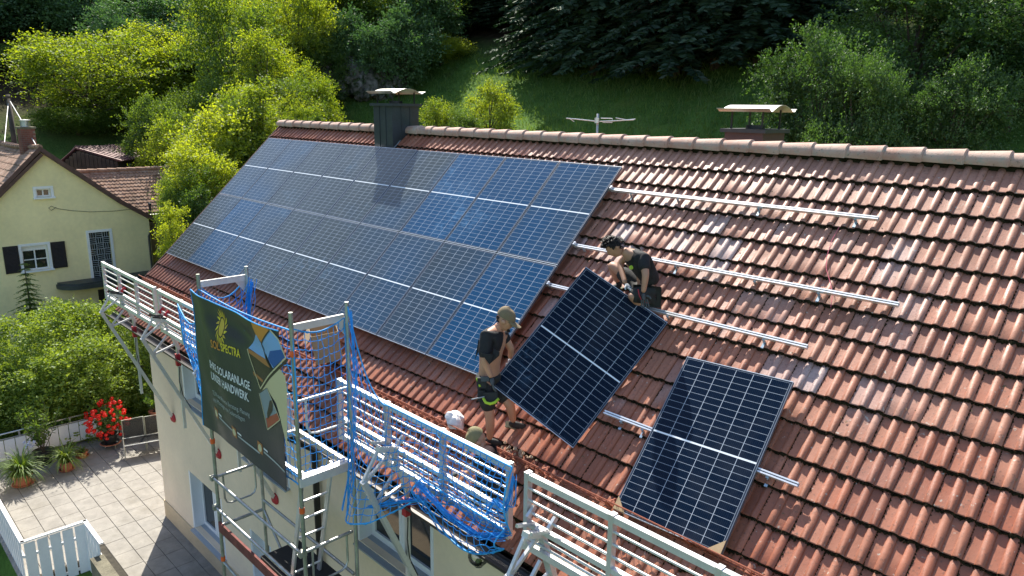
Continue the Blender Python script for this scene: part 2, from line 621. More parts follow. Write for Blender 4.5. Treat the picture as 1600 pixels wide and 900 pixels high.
# gable ends and back
for gx in (0.1, 16.3):
    mb.prism([(gx, YW + 0.34, GZ - 0.3), (gx, 4.3, GZ - 0.3), (gx, 4.3, -3.5), (gx, 0.52, 0.05), (gx, YW + 0.34, -3.4)], (0.3, 0, 0))
mb.span(0.4, 16.3, 4.0, 4.3, GZ - 0.3, -3.5)
wall = mb.build('wall', M['render'], house)
mb = MB()
mb.span(0.075, 16.62, YW - 0.025, YW - 0.001, GZ - 0.3, GZ + 0.42)
mb.build('plinth', M['render_base'], house)
mb = MB()
mb.span(0.5, 16.2, -2.2, -2.1, GZ, -3.9)
mb.build('room_partition', M['room'], house)

for (x0, x1, z0, z1, nl) in windows:
    yf = YW + 0.20
    f = MB()
    t = 0.07
    f.span(x0, x1, yf, yf + 0.07, z0, z0 + t).span(x0, x1, yf, yf + 0.07, z1 - t, z1)
    f.span(x0, x0 + t, yf + .001, yf + 0.069, z0 + t, z1 - t).span(x1 - t, x1, yf + .001, yf + 0.069, z0 + t, z1 - t)
    xm = x0 + (x1 - x0) * 0.5
    if nl == 2:
        f.span(xm - 0.05, xm + 0.05, yf - 0.012, yf + 0.06, z0 + t, z1 - t)
    cells = [(x0 + t, xm - 0.05), (xm + 0.05, x1 - t)] if nl == 2 else [(x0 + t, x1 - t)]
    for (a, b) in cells:   # sash frames
        f.span(a, b, yf - 0.02, yf + 0.05, z0 + t, z0 + t + 0.06).span(a, b, yf - 0.02, yf + 0.05, z1 - t - 0.06, z1 - t)
        f.span(a, a + 0.06, yf - 0.019, yf + 0.049, z0 + t + .06, z1 - t - .06).span(b - 0.06, b, yf - 0.019, yf + 0.049, z0 + t + .06, z1 - t - .06)
    # white plaster reveal band around the opening
    f.span(x0 - 0.05, x0, YW - 0.006, yf, z0 - 0.0, z1).span(x1, x1 + 0.05, YW - 0.006, yf, z0, z1)
    f.span(x0 + .001, x0 + 0.012, YW - 0.004, yf, z0, z1).span(x1 - 0.012, x1 - .001, YW - 0.004, yf, z0, z1)
    win = f.build('window', M['white_pvc'], house)
    for (a, b) in cells:
        MB().span(a + 0.06, b - 0.06, yf + 0.01, yf + 0.02, z0 + t + 0.06, z1 - t - 0.06).build('pane', M['glass'], win)
    s_ = MB()
    s_.prism([(x0 - 0.04, YW - 0.09, z0 - 0.03), (x0 - 0.04, yf, z0 + 0.012), (x0 - 0.04, yf, z0 - 0.012), (x0 - 0.04, YW - 0.09, z0 - 0.055)], (x1 - x0 + 0.08, 0, 0))
    s_.build('sill', M['sill'], win)

# ---- roof body; its own frame: x along the ridge, y up the slope, z off the slope
roof_mb = MB()
roof_mb.span(-0.33, 17.6, -5.04, 0.60, -0.27, -0.20)
roof = roof_mb.build('roof', M['brown_wood'], None)
roof.parent = house
roof.location = (-8, 0, -GZ)
roof.rotation_euler = (PH, 0, 0)
# back slope with rolls, world coordinates
bk = MB()
nx = 0
prof = []
x = -0.36
while x < 17.6:
    for dx, dz in ((0, 0), (0.07, 0), (0.085, 0.022), (0.10, 0.026), (0.115, 0.022), (0.13, 0)):
        prof.append((x + dx, dz))
    x += 0.15
bn = Vector((0, math.sin(PH), math.cos(PH)))
a0 = Vector((0, 0.53, 0.30))
a1 = Vector((0, 4.75, -3.62))
vs = [a0 + bn * d + Vector((xx, 0, 0)) for xx, d in prof] + [a1 + bn * d + Vector((xx, 0, 0)) for xx, d in prof]
n = len(prof)
bk.add(vs, [(i, i + 1, n + i + 1, n + i) for i in range(n - 1)])
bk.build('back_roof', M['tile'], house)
# verge board and soffit
vb = MB()
for uu in (-0.385,):
    p = [rw(uu, 5.06, -0.30), rw(uu, -0.60, -0.30), rw(uu, -0.62, -0.13), rw(uu, 5.08, -0.13)]
    vb.prism(p, (0.03, 0, 0))
vb.build('verge_board', M['brown_wood'], house)
so = MB()
so.span(-0.33, 17.5, -3.64, YW - 0.001, -3.86, -3.82)
so.span(-0.33, 17.5, -3.66, -3.63, -3.86, -3.70)
so.build('soffit', M['gutter'], house)
gt = MB()   # half-round gutter
gy, gz, gr = -3.74, -3.66, 0.085
prof = [(gy + math.cos(a) * gr, gz + math.sin(a) * gr) for a in [PI + PI * i / 8 for i in range(9)]]
prof2 = [(gy + math.cos(a) * (gr - .008), gz + math.sin(a) * (gr - .008)) for a in [2 * PI - PI * i / 8 for i in range(9)]]
gt.prism([(-0.4, a, b) for a, b in prof + prof2], (17.9, 0, 0))
gt.build('gutter', M['gutter'], house)
for xx in (7.35,):
    dp = MB()
    dp.tube([(xx, gy, gz - 0.06), (xx, gy, gz - 0.2), (xx, YW - 0.08, gz - 0.62), (xx, YW - 0.08, GZ)], 0.05, 10)
    dp.build('downpipe', M['gutter'], house, smooth=50)


def tile_profile():
    pts = [(0.0, 0.002), (0.03, 0.0), (0.070, 0.0)]
    w, h = 0.037, 0.025
    for cx_ in (0.115, 0.262):
        for a in (-1, -0.86, -0.5, 0, 0.5, 0.86, 1):
            pts.append((cx_ + w * a, 0.0005 + h * math.sqrt(max(0, 1 - a * a)) ** 0.9))
        if cx_ < 0.2:
            pts.append((0.185, 0.0))
    pts.append((0.300, -0.012))
    return pts


PROF = tile_profile()
TL = 0.331


def tile_mb(seed, roll=(0, 0, 0)):
    r = random.Random(seed)
    tw = r.uniform(-0.004, 0.004)
    li = r.uniform(-0.003, 0.005)
    m_ = MB()
    rows = [(0.02, 0.000, 0), (-TL * 0.5, 0.017, 0), (-TL + 0.008, 0.034 + li, 0), (-TL, 0.030 + li, 0), (-TL + 0.003, -0.002 + li, 1)]
    for y, z, low in rows:
        for (x_, pz) in PROF:
            m_.v.append((x_, y + tw * (x_ - 0.15), z + pz + tw * 4 * (x_ - 0.15) * (-y / TL)))
    n_ = len(PROF)
    for j in range(len(rows) - 1):
        for i in range(n_ - 1):
            m_.f.append((j * n_ + i, (j + 1) * n_ + i, (j + 1) * n_ + i + 1, j * n_ + i + 1))
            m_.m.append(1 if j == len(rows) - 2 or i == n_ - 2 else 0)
    return m_


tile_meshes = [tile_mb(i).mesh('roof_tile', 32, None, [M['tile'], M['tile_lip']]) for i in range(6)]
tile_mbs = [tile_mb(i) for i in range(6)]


def seen(P, marg=30):
    d = Vector(P) - CAM
    z = d.dot(FW)
    if z < 0.5:
        return None
    x_ = 800 + FPX * d.dot(RT) / z
    y_ = 450 - FPX * d.dot(UP) / z
    return z if (-marg < x_ < 1600 + marg and -marg < y_ < 900 + marg) else None


cands, rest = [], []
for j in range(0, 60):
    for k in range(0, 17):
        u0 = -0.365 + 0.3 * j
        v0 = -0.18 + TL * (k - 1)
        covered = 0.05 < u0 and u0 + 0.3 < 10.25 and v0 > 0.05 and v0 + TL < 3.45
        z = seen(rw(u0 + 0.15, v0 + 0.16, -0.14))
        if 4.2 - 0.06 < u0 + 0.15 < 4.82 + 0.06 and v0 + TL < -0.1:
            continue
        if z is not None and not covered:
            cands.append((z, j, k))
        else:
            rest.append((j, k))
cands.sort()
tr = random.Random(11)
for z, j, k in cands[:270]:
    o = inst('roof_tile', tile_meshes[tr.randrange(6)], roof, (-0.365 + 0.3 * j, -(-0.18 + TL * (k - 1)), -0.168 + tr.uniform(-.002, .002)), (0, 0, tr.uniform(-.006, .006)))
rest += [(j, k) for z, j, k in cands[270:]]
big = MB()
for j, k in rest:
    src = tile_mbs[tr.randrange(6)]
    ox, oy, oz = -0.365 + 0.3 * j, -(-0.18 + TL * (k - 1)), -0.168 + tr.uniform(-.002, .002)
    rz = tr.uniform(-.006, .006)
    b = len(big.v)
    big.v += [(q[0] - q[1] * rz + ox, q[1] + q[0] * rz + oy, q[2] + oz) for q in src.v]
    big.f += [tuple(i + b for i in f) for f in src.f]
    big.m += src.m
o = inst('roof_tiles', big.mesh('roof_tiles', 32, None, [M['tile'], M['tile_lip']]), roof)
tag(o, kind='stuff')

# moss and dirt along the tile lips and side joints
ms = MB()
mr = random.Random(3)
for k in range(0, 17):
    vl = -0.18 + TL * k
    u = -0.36
    while u < 16.6:
        dens = 1.0 if u > 11.0 else 0.62 if u > 9 else 0.42
        pos = ((u + 0.365) % 0.3)
        zz = -0.168 + 0.012
        for cx_ in (0.115, 0.262):
            a = (pos - cx_) / 0.036
            if abs(a) < 1:
                zz += 0.025 * math.sqrt(1 - a * a)
        if mr.random() < dens and not (0.1 < u < 10.2 and 0.1 < vl < 3.3):
            nn = noise.noise(Vector((u * 1.7, k * 3.1, 0)))
            r_ = mr.uniform(0.010, 0.020) * (1.0 + 0.7 * max(0, nn))
            ms.blob((u, -(vl + mr.uniform(0.000, 0.016)), zz + mr.uniform(-0.010, 0.006)), r_, mr)
        u += 0.012
    if k > 0:      # side joints
        for j in range(0, 57):
            uj = -0.365 + 0.3 * (j + 1) - 0.002
            if uj < 9 or (uj < 10.2 and 0.1 < vl < 3.4):
                continue
            if mr.random() < 0.2 and uj < 13.0:
                continue
            v = vl - TL + 0.03
            while v < vl:
                if mr.random() < 0.75:
                    tz = 0.03 * (v - vl + TL) / TL
                    ms.blob((uj + mr.uniform(-.005, .006), -v, -0.168 + tz + 0.004), mr.uniform(0.005, 0.0115), mr)
                v += 0.008
for q in range(150):     # thicker moss cushions here and there
    u, k = mr.uniform(10.5, 16.4), mr.randrange(0, 17)
    vl = -0.18 + TL * k
    if u < 13.9 and 2.4 < vl < 4.3:
        continue
    for w in range(14):
        ms.blob((u + mr.gauss(0, .03), -(vl + abs(mr.gauss(0.012, .014))), -0.158 + mr.uniform(0, .012)), mr.uniform(.007, .014), mr)
o = inst('moss', ms.mesh('moss', False, None, [M['moss']]), roof)
tag(o, kind='stuff')
# small leaf litter, twigs and lichen crumbs caught in the pans
M['litter'] = plain('dry_leaf_litter', (0.16, 0.10, 0.05), 0.9, 0, 0.4, 30)
lt = MB()
for q in range(900):
    u, v = mr.uniform(-0.3, 16.5), mr.uniform(-.5, 5.0)
    if 0.1 < u < 10.2 and 0.1 < v < 3.4:
        continue
    if mr.random() < 0.5:
        v = 4.26 - abs(mr.gauss(0, .05))
    a = mr.uniform(0, 6.28)
    d1 = Vector((math.cos(a), math.sin(a), 0)) * mr.uniform(.006, .02)
    d2 = Vector((-math.sin(a), math.cos(a), 0.3)) * mr.uniform(.004, .009)
    c_ = Vector((u, -v, -0.140 + mr.uniform(0, .01)))
    lt.add([c_ - d1, c_ + d2, c_ + d1, c_ - d2], [(0, 1, 2, 3)])
o = inst('leaf_litter', lt.mesh('leaf_litter', False, None, [M['litter']]), roof)
tag(o, kind='stuff')


# ridge caps
def cap_mb(seed):
    r = random.Random(seed)
    m_ = MB()
    L = 0.415
    n_ = 12
    rows = [(0.0, 0.106, 0), (0.012, 0.121, 0), (0.05, 0.117, 0), (0.2, 0.109, 0), (L, 0.095, 0)]
    rows = [(L - a, b, c) for a, b, c in rows][::-1]
    for (y, rad, _) in rows:
        for i in range(n_ + 1):
            a = PI * (-0.12 + 1.24 * i / n_)
            m_.v.append((y, math.cos(a) * rad * 1.05, math.sin(a) * rad * 0.98 + r.uniform(-.001, .001)))
    for (rad) in (0.088,):
        for i in range(n_ + 1):
            a = PI * (-0.12 + 1.24 * i / n_)
            m_.v.append((rows[-1][0], math.cos(a) * rad * 1.05, math.sin(a) * rad * 0.98))
    for j in range(len(rows)):
        for i in range(n_):
            q = j * (n_ + 1) + i
            m_.f.append((q, q + n_ + 1, q + n_ + 2, q + 1))
            m_.m.append(0)
    return m_


M['ridge'] = None
kk = NT('ridge_cap_clay')
P_ = kk.pos()
c_ = kk.ramp(kk.noise(P_, 3.0, 4.0), [(0.3, (0.42, 0.22, 0.16)), (0.7, (0.55, 0.40, 0.32))])
c_ = kk.mix(kk.mapr(kk.noise(P_, 12.0, 5.0, 0.7), 0.52, 0.66, 0, 0.75), c_, (0.34, 0.33, 0.27))
c_ = kk.mix(kk.mapr(kk.noise(P_, 30.0, 3.0), 0.62, 0.70, 0, 0.6), c_, (0.12, 0.09, 0.06))
kk.l(c_, kk.b.inputs['Base Color'])
kk.b.inputs['Roughness'].default_value = 0.8
kk.bump(kk.noise(P_, 26.0, 5.0, 0.7), 0.5, 0.008)
M['ridge'] = kk.mat
cap_meshes = [cap_mb(i).mesh('ridge_tile', 40, None, [M['ridge']]) for i in range(3)]
# ridge line in world coordinates; parent offset only (parts of the roof are rotated, so the caps hang off the house)
YR, ZR = 0.515, 0.30
u = -0.40
ridge_part = MB().span(-0.3, 17.4, YR - 0.05, YR + 0.05, ZR - 0.1, ZR + 0.04).build('ridge', M['moss'], house)
roff = worldpos(ridge_part)
while u < 17.2:
    if not (4.10 < u + 0.2 < 4.92):
        inst('ridge_tile', cap_meshes[rng.randrange(3)], ridge_part, (u, YR - 8 * 0, ZR + 0.004), (rng.uniform(-.03, .03), 0, rng.uniform(-.008, .008)))
    u += 0.40
for ch in ridge_part.children:
    ch.location = Vector(ch.location) - roff

# snow guard: two wires with a zigzag, on little brackets
sg = MB()
vG = 4.24
p_top = lambda uu: rw(uu, vG, 0.015)
p_bot = lambda uu: rw(uu, vG + 0.01, -0.125)
sg.tube([p_top(-0.33), p_top(16.4)], 0.0075, 5).tube([p_bot(-0.33), p_bot(16.4)], 0.006, 5)
sg.tube([rw(-0.33, vG, -0.055), rw(16.4, vG, -0.055)], 0.004, 4)
uu = -0.3
while uu < 16.3:
    sg.tube([p_bot(uu), p_top(uu + 0.035)], 0.0028, 4, cap=False)
    sg.tube([p_top(uu + 0.035), p_bot(uu + 0.07)], 0.0028, 4, cap=False)
    uu += 0.07
guard = sg.build('snow_guard', M['guard_wire'], house)
uu = 0.1
while uu < 16.3:
    b_ = MB().bar(rw(uu, vG - 0.09, -0.135), rw(uu, vG + 0.03, -0.128), 0.03, 0.006, NS)
    b_.bar(rw(uu, vG + 0.012, -0.13), rw(uu, vG + 0.012, 0.025), 0.03, 0.008, DS)
    b_.bar(rw(uu, vG - 0.08, -0.13), rw(uu, vG + 0.01, -0.02), 0.010, 0.005, NS)
    b_.build('guard_bracket', M['guard_wire'], guard)
    uu += 0.9


# ---- chimneys (parts of the house)
def chimney(x0, x1, y0, y1, zb, zt, mat, capmat, cowlmat, legh=0.2, seams=True):
    m_ = MB()
    m_.span(x0, x1, y0, y1, zb, zt)
    ch = m_.build('chimney', mat, house)
    c = MB().span(x0 - 0.05, x1 + 0.05, y0 - 0.05, y1 + 0.05, zt, zt + 0.05)
    c.build('chimney_cap', capmat, ch)
    if seams:
        for fx in (0.33, 0.66):
            xx = x0 + (x1 - x0) * fx
            s2 = MB().span(xx - 0.006, xx + 0.006, y0 - 0.012, y0, zb, zt)
            yy = y0 + (y1 - y0) * fx
            s2.span(x1, x1 + 0.012, yy - 0.006, yy + 0.006, zb, zt)
            s2.build('cladding_seam', mat, ch)
    zc = zt + 0.05 + legh
    xm, ym = (x0 + x1) / 2, (y0 + y1) / 2
    fl = MB().lathe((xm, ym, zt + 0.05), [(0.13, 0), (0.13, 0.05), (0.105, 0.05), (0.105, 0.01)], 16)
    fl.build('flue_pipe', M['black'], ch, smooth=40)
    g = MB()      # wave-shaped cowl plate: arch with upturned lips, axis along x
    hw = (y1 - y0) / 2 + 0.10
    pr = []
    for i in range(25):
        t = -1 + i / 12
        a = abs(t)
        z_ = 0.10 * math.cos(min(a / 0.8, 1) * PI / 2) + (0.0 if a < 0.8 else 0.05 * math.sin((a - 0.8) / 0.2 * PI / 2)) - 0.0
        pr.append((t * hw, z_))
    up = [(x0 - 0.1, ym + a, zc + b + 0.008) for a, b in pr]
    dn = [(x0 - 0.1, ym + a, zc + b) for a, b in pr][::-1]
    nseg = len(up)
    for i in range(nseg - 1):
        q = [up[i], up[i + 1], dn[nseg - 2 - i], dn[nseg - 1 - i]]
        g.prism(q, (x1 - x0 + 0.2, 0, 0))
    g.build('cowl', cowlmat, ch)
    for a in (x0 + 0.06, x1 - 0.06):
        for b in (y0 + 0.06, y1 - 0.06):
            MB().bar((a, b, zt + 0.045), (a, b, zc + 0.045), 0.022, 0.022, (0, 1, 0)).build('cowl_leg', M['black'], ch)
    return ch


chimney(4.20, 4.82, 0.12, 0.75, -0.6, 0.77, M['zinc'], M['zinc'], M['cowl'], 0.17)
fs_ = MB()
fs_.bar(rw(4.51, -0.30, -0.105), rw(4.51, 0.03, -0.10), 0.66, 0.006, NS)
fs_.build('flashing', M['sill'], house)
chimney(11.16, 11.74, 1.30, 1.93, -0.9, 0.48, M['zinc_brown'], M['zinc'], M['cowl'], 0.22, False)

an = thing('antenna', (9.30, 0.75, -0.05), 'thin aluminium aerial on a mast behind the roof ridge', 'antenna')
am = MB().tube([(9.30, 0.75, -0.05), (9.30, 0.75, 0.70)], 0.018, 8)
am.build('mast', M['steel'], an, smooth=True)
am = MB().tube([(8.66, 0.75, 0.62), (8.9, 0.75, 0.61), (9.30, 0.75, 0.585), (9.6, 0.75, 0.60), (9.98, 0.75, 0.625)], 0.009, 6)
am.lathe((9.30, 0.73, 0.60), [(0.035, -0.04), (0.035, 0.04)], 10, (0, 0, 1))
am.build('boom', M['alu_white'], an)
am = MB()
ld = [(9.36, 0.75, 0.635), (9.58, 0.75, 0.635), (9.58, 0.75, 0.575), (9.40, 0.75, 0.572)]
am.tube(ld, 0.006, 5)
am.tube([(9.66, 0.73, 0.645), (9.85, 0.75, 0.62), (9.99, 0.77, 0.635)], 0.006, 5)
am.tube([(8.75, 0.72, 0.62), (8.80, 0.78, 0.57)], 0.006, 5)
am.build('element', M['alu_white'], an)

# wall lamp, a clear glass globe on a black plate
lp = onp(748, 868, 1, YW - 0.16)
lamp = thing('wall_lamp', (lp.x + 0.1, YW, lp.z + 0.1), 'round clear glass wall lamp under the eave to the right of the large window', 'wall lamp')
MB().lathe((lp.x + 0.16, YW, lp.z + 0.16), [(0.055, 0.0), (0.055, -0.03)], 14, (0, 1, 0)).build('wall_plate', M['black'], lamp, smooth=40)
MB().tube([(lp.x + 0.16, YW - 0.02, lp.z + 0.16), (lp.x + 0.16, YW - 0.12, lp.z + 0.15), (lp.x + 0.13, YW - 0.16, lp.z - 0.02), (lp.x, YW - 0.16, lp.z - 0.12)], 0.008, 6).build('arm', M['black'], lamp)
g = MB()
g.lathe((lp.x, YW - 0.16, lp.z), [(0.03, -0.125), (0.075, -0.10), (0.115, -0.05), (0.125, 0.0), (0.11, 0.06), (0.07, 0.105), (0.02, 0.125)], 20)
g.build('globe', M['clear'], lamp, smooth=True)
MB().lathe((lp.x, YW - 0.16, lp.z - 0.13), [(0.05, 0), (0.045, 0.05), (0.02, 0.09)], 12).build('socket', M['black'], lamp, smooth=40)
# ================================================================== SOLAR PANELS, RAILS
PW, PL = 1.134, 1.757
fr = MB()
ft, fh = 0.0065, 0.035
fr.span(0, PW, -ft, 0, -fh, 0).span(0, PW, -PL, -PL + ft, -fh, 0)
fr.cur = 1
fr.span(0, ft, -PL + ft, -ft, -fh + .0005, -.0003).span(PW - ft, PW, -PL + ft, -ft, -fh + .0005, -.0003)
fr.cur = 0
fr.span(0, PW, -0.035, -ft, -fh, -fh + 0.002).span(0, PW, -PL + ft, -PL + 0.035, -fh, -fh + 0.002)
M['frame'] = plain('anodised_frame', (0.62, 0.66, 0.70), 0.35, 0.5, 0.04, 4)
M['backsheet'] = plain('white_backsheet', (0.7, 0.7, 0.7), 0.6)
M['frame_side'] = plain('shade_toned_frame_side', (0.20, 0.23, 0.27), 0.35, 0.6, 0.04, 4)  # shade of the gaps between panels put into the frame's long sides
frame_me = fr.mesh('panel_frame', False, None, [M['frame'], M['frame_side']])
gl = MB()
gl.add([(ft, -ft, -.0018), (PW - ft, -ft, -.0018), (PW - ft, -PL + ft, -.0018), (ft, -PL + ft, -.0018)], [(3, 2, 1, 0)])
glass_me = gl.mesh('panel_glass', False, None, [M['cells']])
bs = MB()
bs.span(ft, PW - ft, -PL + ft, -ft, -0.0085, -0.0035)
back_me = bs.mesh('panel_back', False, None, [M['backsheet']])
jb = MB().span(0.35, 0.42, -PL / 2 - .05, -PL / 2 + .05, -0.026, -0.009).span(0.72, 0.79, -PL / 2 - .05, -PL / 2 + .05, -0.026, -0.009)
jb_me = jb.mesh('junction_box', False, None, [M['black']])


def panel(label, mat4, dark, group=None):
    t = thing('solar_panel', (0, 0, 0), label, 'solar panel', group)
    t.matrix_world = mat4
    g = inst('glass', glass_me, t)
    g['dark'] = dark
    inst('frame', frame_me, t)
    inst('back_sheet', back_me, t)
    inst('junction_box', jb_me, t)
    return t


rowname = ['upper', 'lower']
ordn = ['first', 'second', 'third', 'fourth', 'fifth', 'sixth', 'seventh', 'eighth', 'ninth']
pr_ = random.Random(8)
for r_ in range(2):
    for c in range(9):
        o = rw(c * 1.154, r_ * (PL + 0.02), 0)
        m4 = Matrix.Translation(o) @ Matrix.Rotation(PH, 4, 'X')
        if c == 8:
            lb = 'mounted blue panel at the right end of the %s row, beside the bare rails' % rowname[r_]
        elif c == 0:
            lb = 'mounted pale panel at the far left end of the %s row, by the roof verge' % rowname[r_]
        else:
            lb = '%s mounted panel from the left roof verge in the %s row' % (ordn[c], rowname[r_])
            if r_ == 0 and c == 4:
                lb = 'fifth panel of the upper row, just below the dark chimney'
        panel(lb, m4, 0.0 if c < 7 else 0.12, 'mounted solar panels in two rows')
# module clamps between the panels are parts of the rails below
m_lie = Matrix(((0.9992, -0.0405, -0.001, 12.714), (0.0281, 0.7087, -0.7050, -1.821), (0.0293, 0.7043, 0.7093, -1.737), (0, 0, 0, 1)))
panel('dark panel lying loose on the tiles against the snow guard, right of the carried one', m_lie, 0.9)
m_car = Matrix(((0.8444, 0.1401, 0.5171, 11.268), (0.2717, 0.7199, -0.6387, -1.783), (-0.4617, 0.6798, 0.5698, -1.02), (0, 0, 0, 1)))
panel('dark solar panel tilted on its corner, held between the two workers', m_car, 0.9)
# pale cardboard corner guards on the lying panel
for (lx, sx) in ((0.0, 1), (PW, -1)):
    a = m_lie @ Vector((lx, -PL, 0.004))
    b = m_lie @ Vector((lx + sx * 0.13, -PL, 0.004))
    c2 = m_lie @ Vector((lx, -PL + 0.13, 0.004))
    n3 = (m_lie.to_3x3() @ Vector((0, 0, 1)))
    k = MB().prism([a - n3 * 0.045, b - n3 * 0.045, c2 - n3 * 0.045], n3 * 0.052)
    o = k.build('corner_guard', M['cardboard'], None)
    tag(o, 'triangular cardboard guard on the lower %s corner of the lying panel' % ('left' if sx > 0 else 'right'), 'corner guard')

M['rail'] = plain('bright_rail_aluminium', (0.82, 0.83, 0.84), 0.33, 0.6, 0.04, 3)
M['hook'] = plain('hook_steel', (0.45, 0.55, 0.62), 0.35, 0.7, 0.1, 8)


def mount_rail(v, u0, u1, hooks, label):
    t = thing('mounting_rail', rw(u0, v, -0.13), label, 'rail', 'mounting rails for the panels')
    m_ = MB()
    ax = (Vector((1, 0, 0)), -DS, NS)
    cm = (u0 + u1) / 2
    for (dy, dz, sy, sz) in ((0, -0.0755, 0.040, 0.003), (-0.0185, -0.057, 0.003, 0.034), (0.0185, -0.057, 0.003, 0.034), (-0.013, -0.0385, 0.014, 0.003), (0.013, -0.0385, 0.014, 0.003), (0, -0.060, 0.034, 0.003)):
        m_.box(rw(cm, v - dy, dz), (u1 - u0, sy, sz), ax)
    m_.build('profile', M['rail'], t)
    for u in hooks:
        h = MB()
        h.box(rw(u, v + 0.028, -0.095), (0.03, 0.012, 0.05), ax)
        h.box(rw(u, v + 0.060, -0.122), (0.03, 0.075, 0.006), ax)
        h.box(rw(u, v + 0.096, -0.130), (0.03, 0.006, 0.02), ax)
        h.build('roof_hook', M['hook'], t)
        b_ = MB().lathe(rw(u, v + 0.036, -0.095), [(0.009, -0.004), (0.009, 0.008)], 6, DS)
        b_.build('bolt', M['steel'], t)
    return t


mount_rail(0.375, 9.6, 13.88, [10.72, 11.45, 12.55, 13.65], 'topmost bare rail below the ridge, running right from the upper panel row')
mount_rail(1.375, 9.6, 14.41, [10.55, 11.95, 12.95, 13.65], 'longest bare rail, passing behind the crouching worker')
mount_rail(2.045, 9.6, 13.80, [10.75, 12.2, 13.35], 'bare rail that ends under the gloved hand of the crouching worker')
mount_rail(3.39, 12.13, 14.26, [12.35, 12.62, 13.98], 'lowest bare rail, passing under the carried panel and the lying panel')

# end clamps that hold the last panel column on the rails, with a cable loop
for rail_ in [o for o in COL.objects if o.name.startswith('mounting_rail') and o.location.x < 10]:
    vv_ = (Vector(rail_.location) - NS * 0).dot(DS)
    MB().box(rw(10.405, vv_, -0.018), (0.03, 0.045, 0.04), (Vector((1, 0, 0)), -DS, NS)).build('end_clamp', M['rail'], rail_)
    MB().lathe(rw(10.405, vv_, 0.002), [(0.008, 0), (0.008, 0.006)], 6, NS).build('clamp_bolt', M['steel'], rail_)
    MB().tube([rw(10.36, vv_ + .02, -.05), rw(10.45, vv_ + .05, -.10), rw(10.50, vv_ + .01, -.09), rw(10.44, vv_ - .02, -.06)], 0.004, 5).build('cable', M['black'], rail_)
# lumps of old mortar and tile chips caught behind the snow guard
dr = random.Random(12)
M['chips'] = plain('pale_mortar_chips', (0.45, 0.33, 0.22), 0.9, 0, .3, 20)
db = MB()
for q in range(26):
    db.blob(rw(11.35 + dr.gauss(0, .16), 4.17 + dr.uniform(-.05, .04), -.115 + dr.uniform(0, .03)), dr.uniform(.010, .035), dr)
tag(db.build('mortar_chips', M['chips']), kind='stuff')

# pink string hanging over the tiles
pk = MB()
P_ = [(1311, 355), (1300, 375), (1292, 400), (1291, 420), (1297, 440), (1301, 460), (1298, 480)]
pts = []
for x_, y_ in P_:
    d = ray(x_, y_)
    t_ = (-0.115 - CAM.dot(NS)) / d.dot(NS)
    pts.append(CAM + d * t_)
pk.tube(pts, 0.003, 5)
M['pink'] = plain('pink_cord', (0.75, 0.16, 0.22), 0.7)
tag(pk.build('string', M['pink']), 'thin pink cord lying over the tiles between the two upper rails', 'string')

# grey cable loops at the array's corner and white bag, box on the roof
bx = thing('cardboard_box', rw(7.4, 4.02, -0.13), 'opened cardboard box standing on the tiles behind the blue net', 'box')
bm_ = MB()
ax = (Vector((0.94, 0.05, 0.33)).normalized(), None, None)
bX = Vector((0.86, -0.40, -0.05)).normalized()
bZ = (Vector((0, -0.15, 1)) - bX * bX.dot(Vector((0, -0.15, 1)))).normalized()
bY = bZ.cross(bX)
bc = rw(7.43, 3.98, 0.18)
for (o_, s_) in (((0, -0.19, 0), (0.46, 0.006, 0.44)), ((0, 0.19, 0), (0.46, 0.006, 0.44)), ((-0.227, 0, 0), (0.006, 0.374, 0.44)), ((0.227, 0, 0), (0.006, 0.374, 0.44)), ((0, 0, -0.215), (0.448, 0.374, 0.006))):
    bm_.box(bc + bX * o_[0] + bY * o_[1] + bZ * o_[2], s_, (bX, bY, bZ))
bm_.build('carton', M['cardboard'], bx)
f_ = MB()
e0 = bc - bX * 0.23 + bZ * 0.22
f_.prism([e0 - bY * 0.18, e0 + bY * 0.18, e0 + bY * 0.18 - bX * 0.15 - bZ * 0.03, e0 - bY * 0.18 - bX * 0.15 - bZ * 0.03], bZ * 0.005)
f_.build('flap', M['cardboard'], bx)
f_ = MB()
e0 = bc - bY * 0.193 + bZ * 0.22
f_.prism([e0 - bX * 0.22, e0 + bX * 0.22, e0 + bX * 0.22 - bY * 0.10 - bZ * 0.13, e0 - bX * 0.22 - bY * 0.10 - bZ * 0.13], bZ * 0.005)
f_.build('flap', M['cardboard'], bx)

bagc = rw(10.32, 4.15, -0.03)
vs, fs = [], []
nr = random.Random(4)
g = MB()
g.lathe((0, 0, 0), [(0.01, -0.075), (0.10, -0.07), (0.125, -0.02), (0.12, 0.03), (0.09, 0.07), (0.04, 0.085), (0.005, 0.075)], 18)
g.v = [tuple(bagc + Vector((a * 1.1, b * 0.8, c * 1.0)) * (1 + 0.0)) for a, b, c in g.v]
g.v = [tuple(bagc + (Vector(q) - bagc) * (1 + 0.45 * noise.noise((Vector(q) - bagc) * 9) + .25 * noise.noise((Vector(q) - bagc) * 24))) for q in g.v]
tag(g.build('plastic_bag', M['bag'], smooth=28), 'crumpled white plastic bag behind the wire snow guard', 'bag')
# ================================================================== GROUND, HILL, VEGETATION
def ground_z(x, y):
    h1 = max(0.0, y - 5.5)
    h1 = 0.52 * h1 if y < 38 else 0.52 * 32.5 + 0.62 * (y - 38)
    h2 = 0.45 * max(0.0, -x - 18.5)
    h = math.sqrt(h1 * h1 + h2 * h2)
    z = -8.85 + h
    if y < -6.1:
        t = min(1, (-6.1 - y) / 0.6)
        z -= 2.1 * t * (1 if x > -9 else max(0, 1 - (-9 - x) / 4))
    z += 0.35 * noise.noise(Vector((x * 0.12, y * 0.12, 1.7))) * min(1, h / 2)
    z += 0.12 * noise.noise(Vector((x * 0.5, y * 0.5, 4.2))) * min(1, h / 2)
    return z


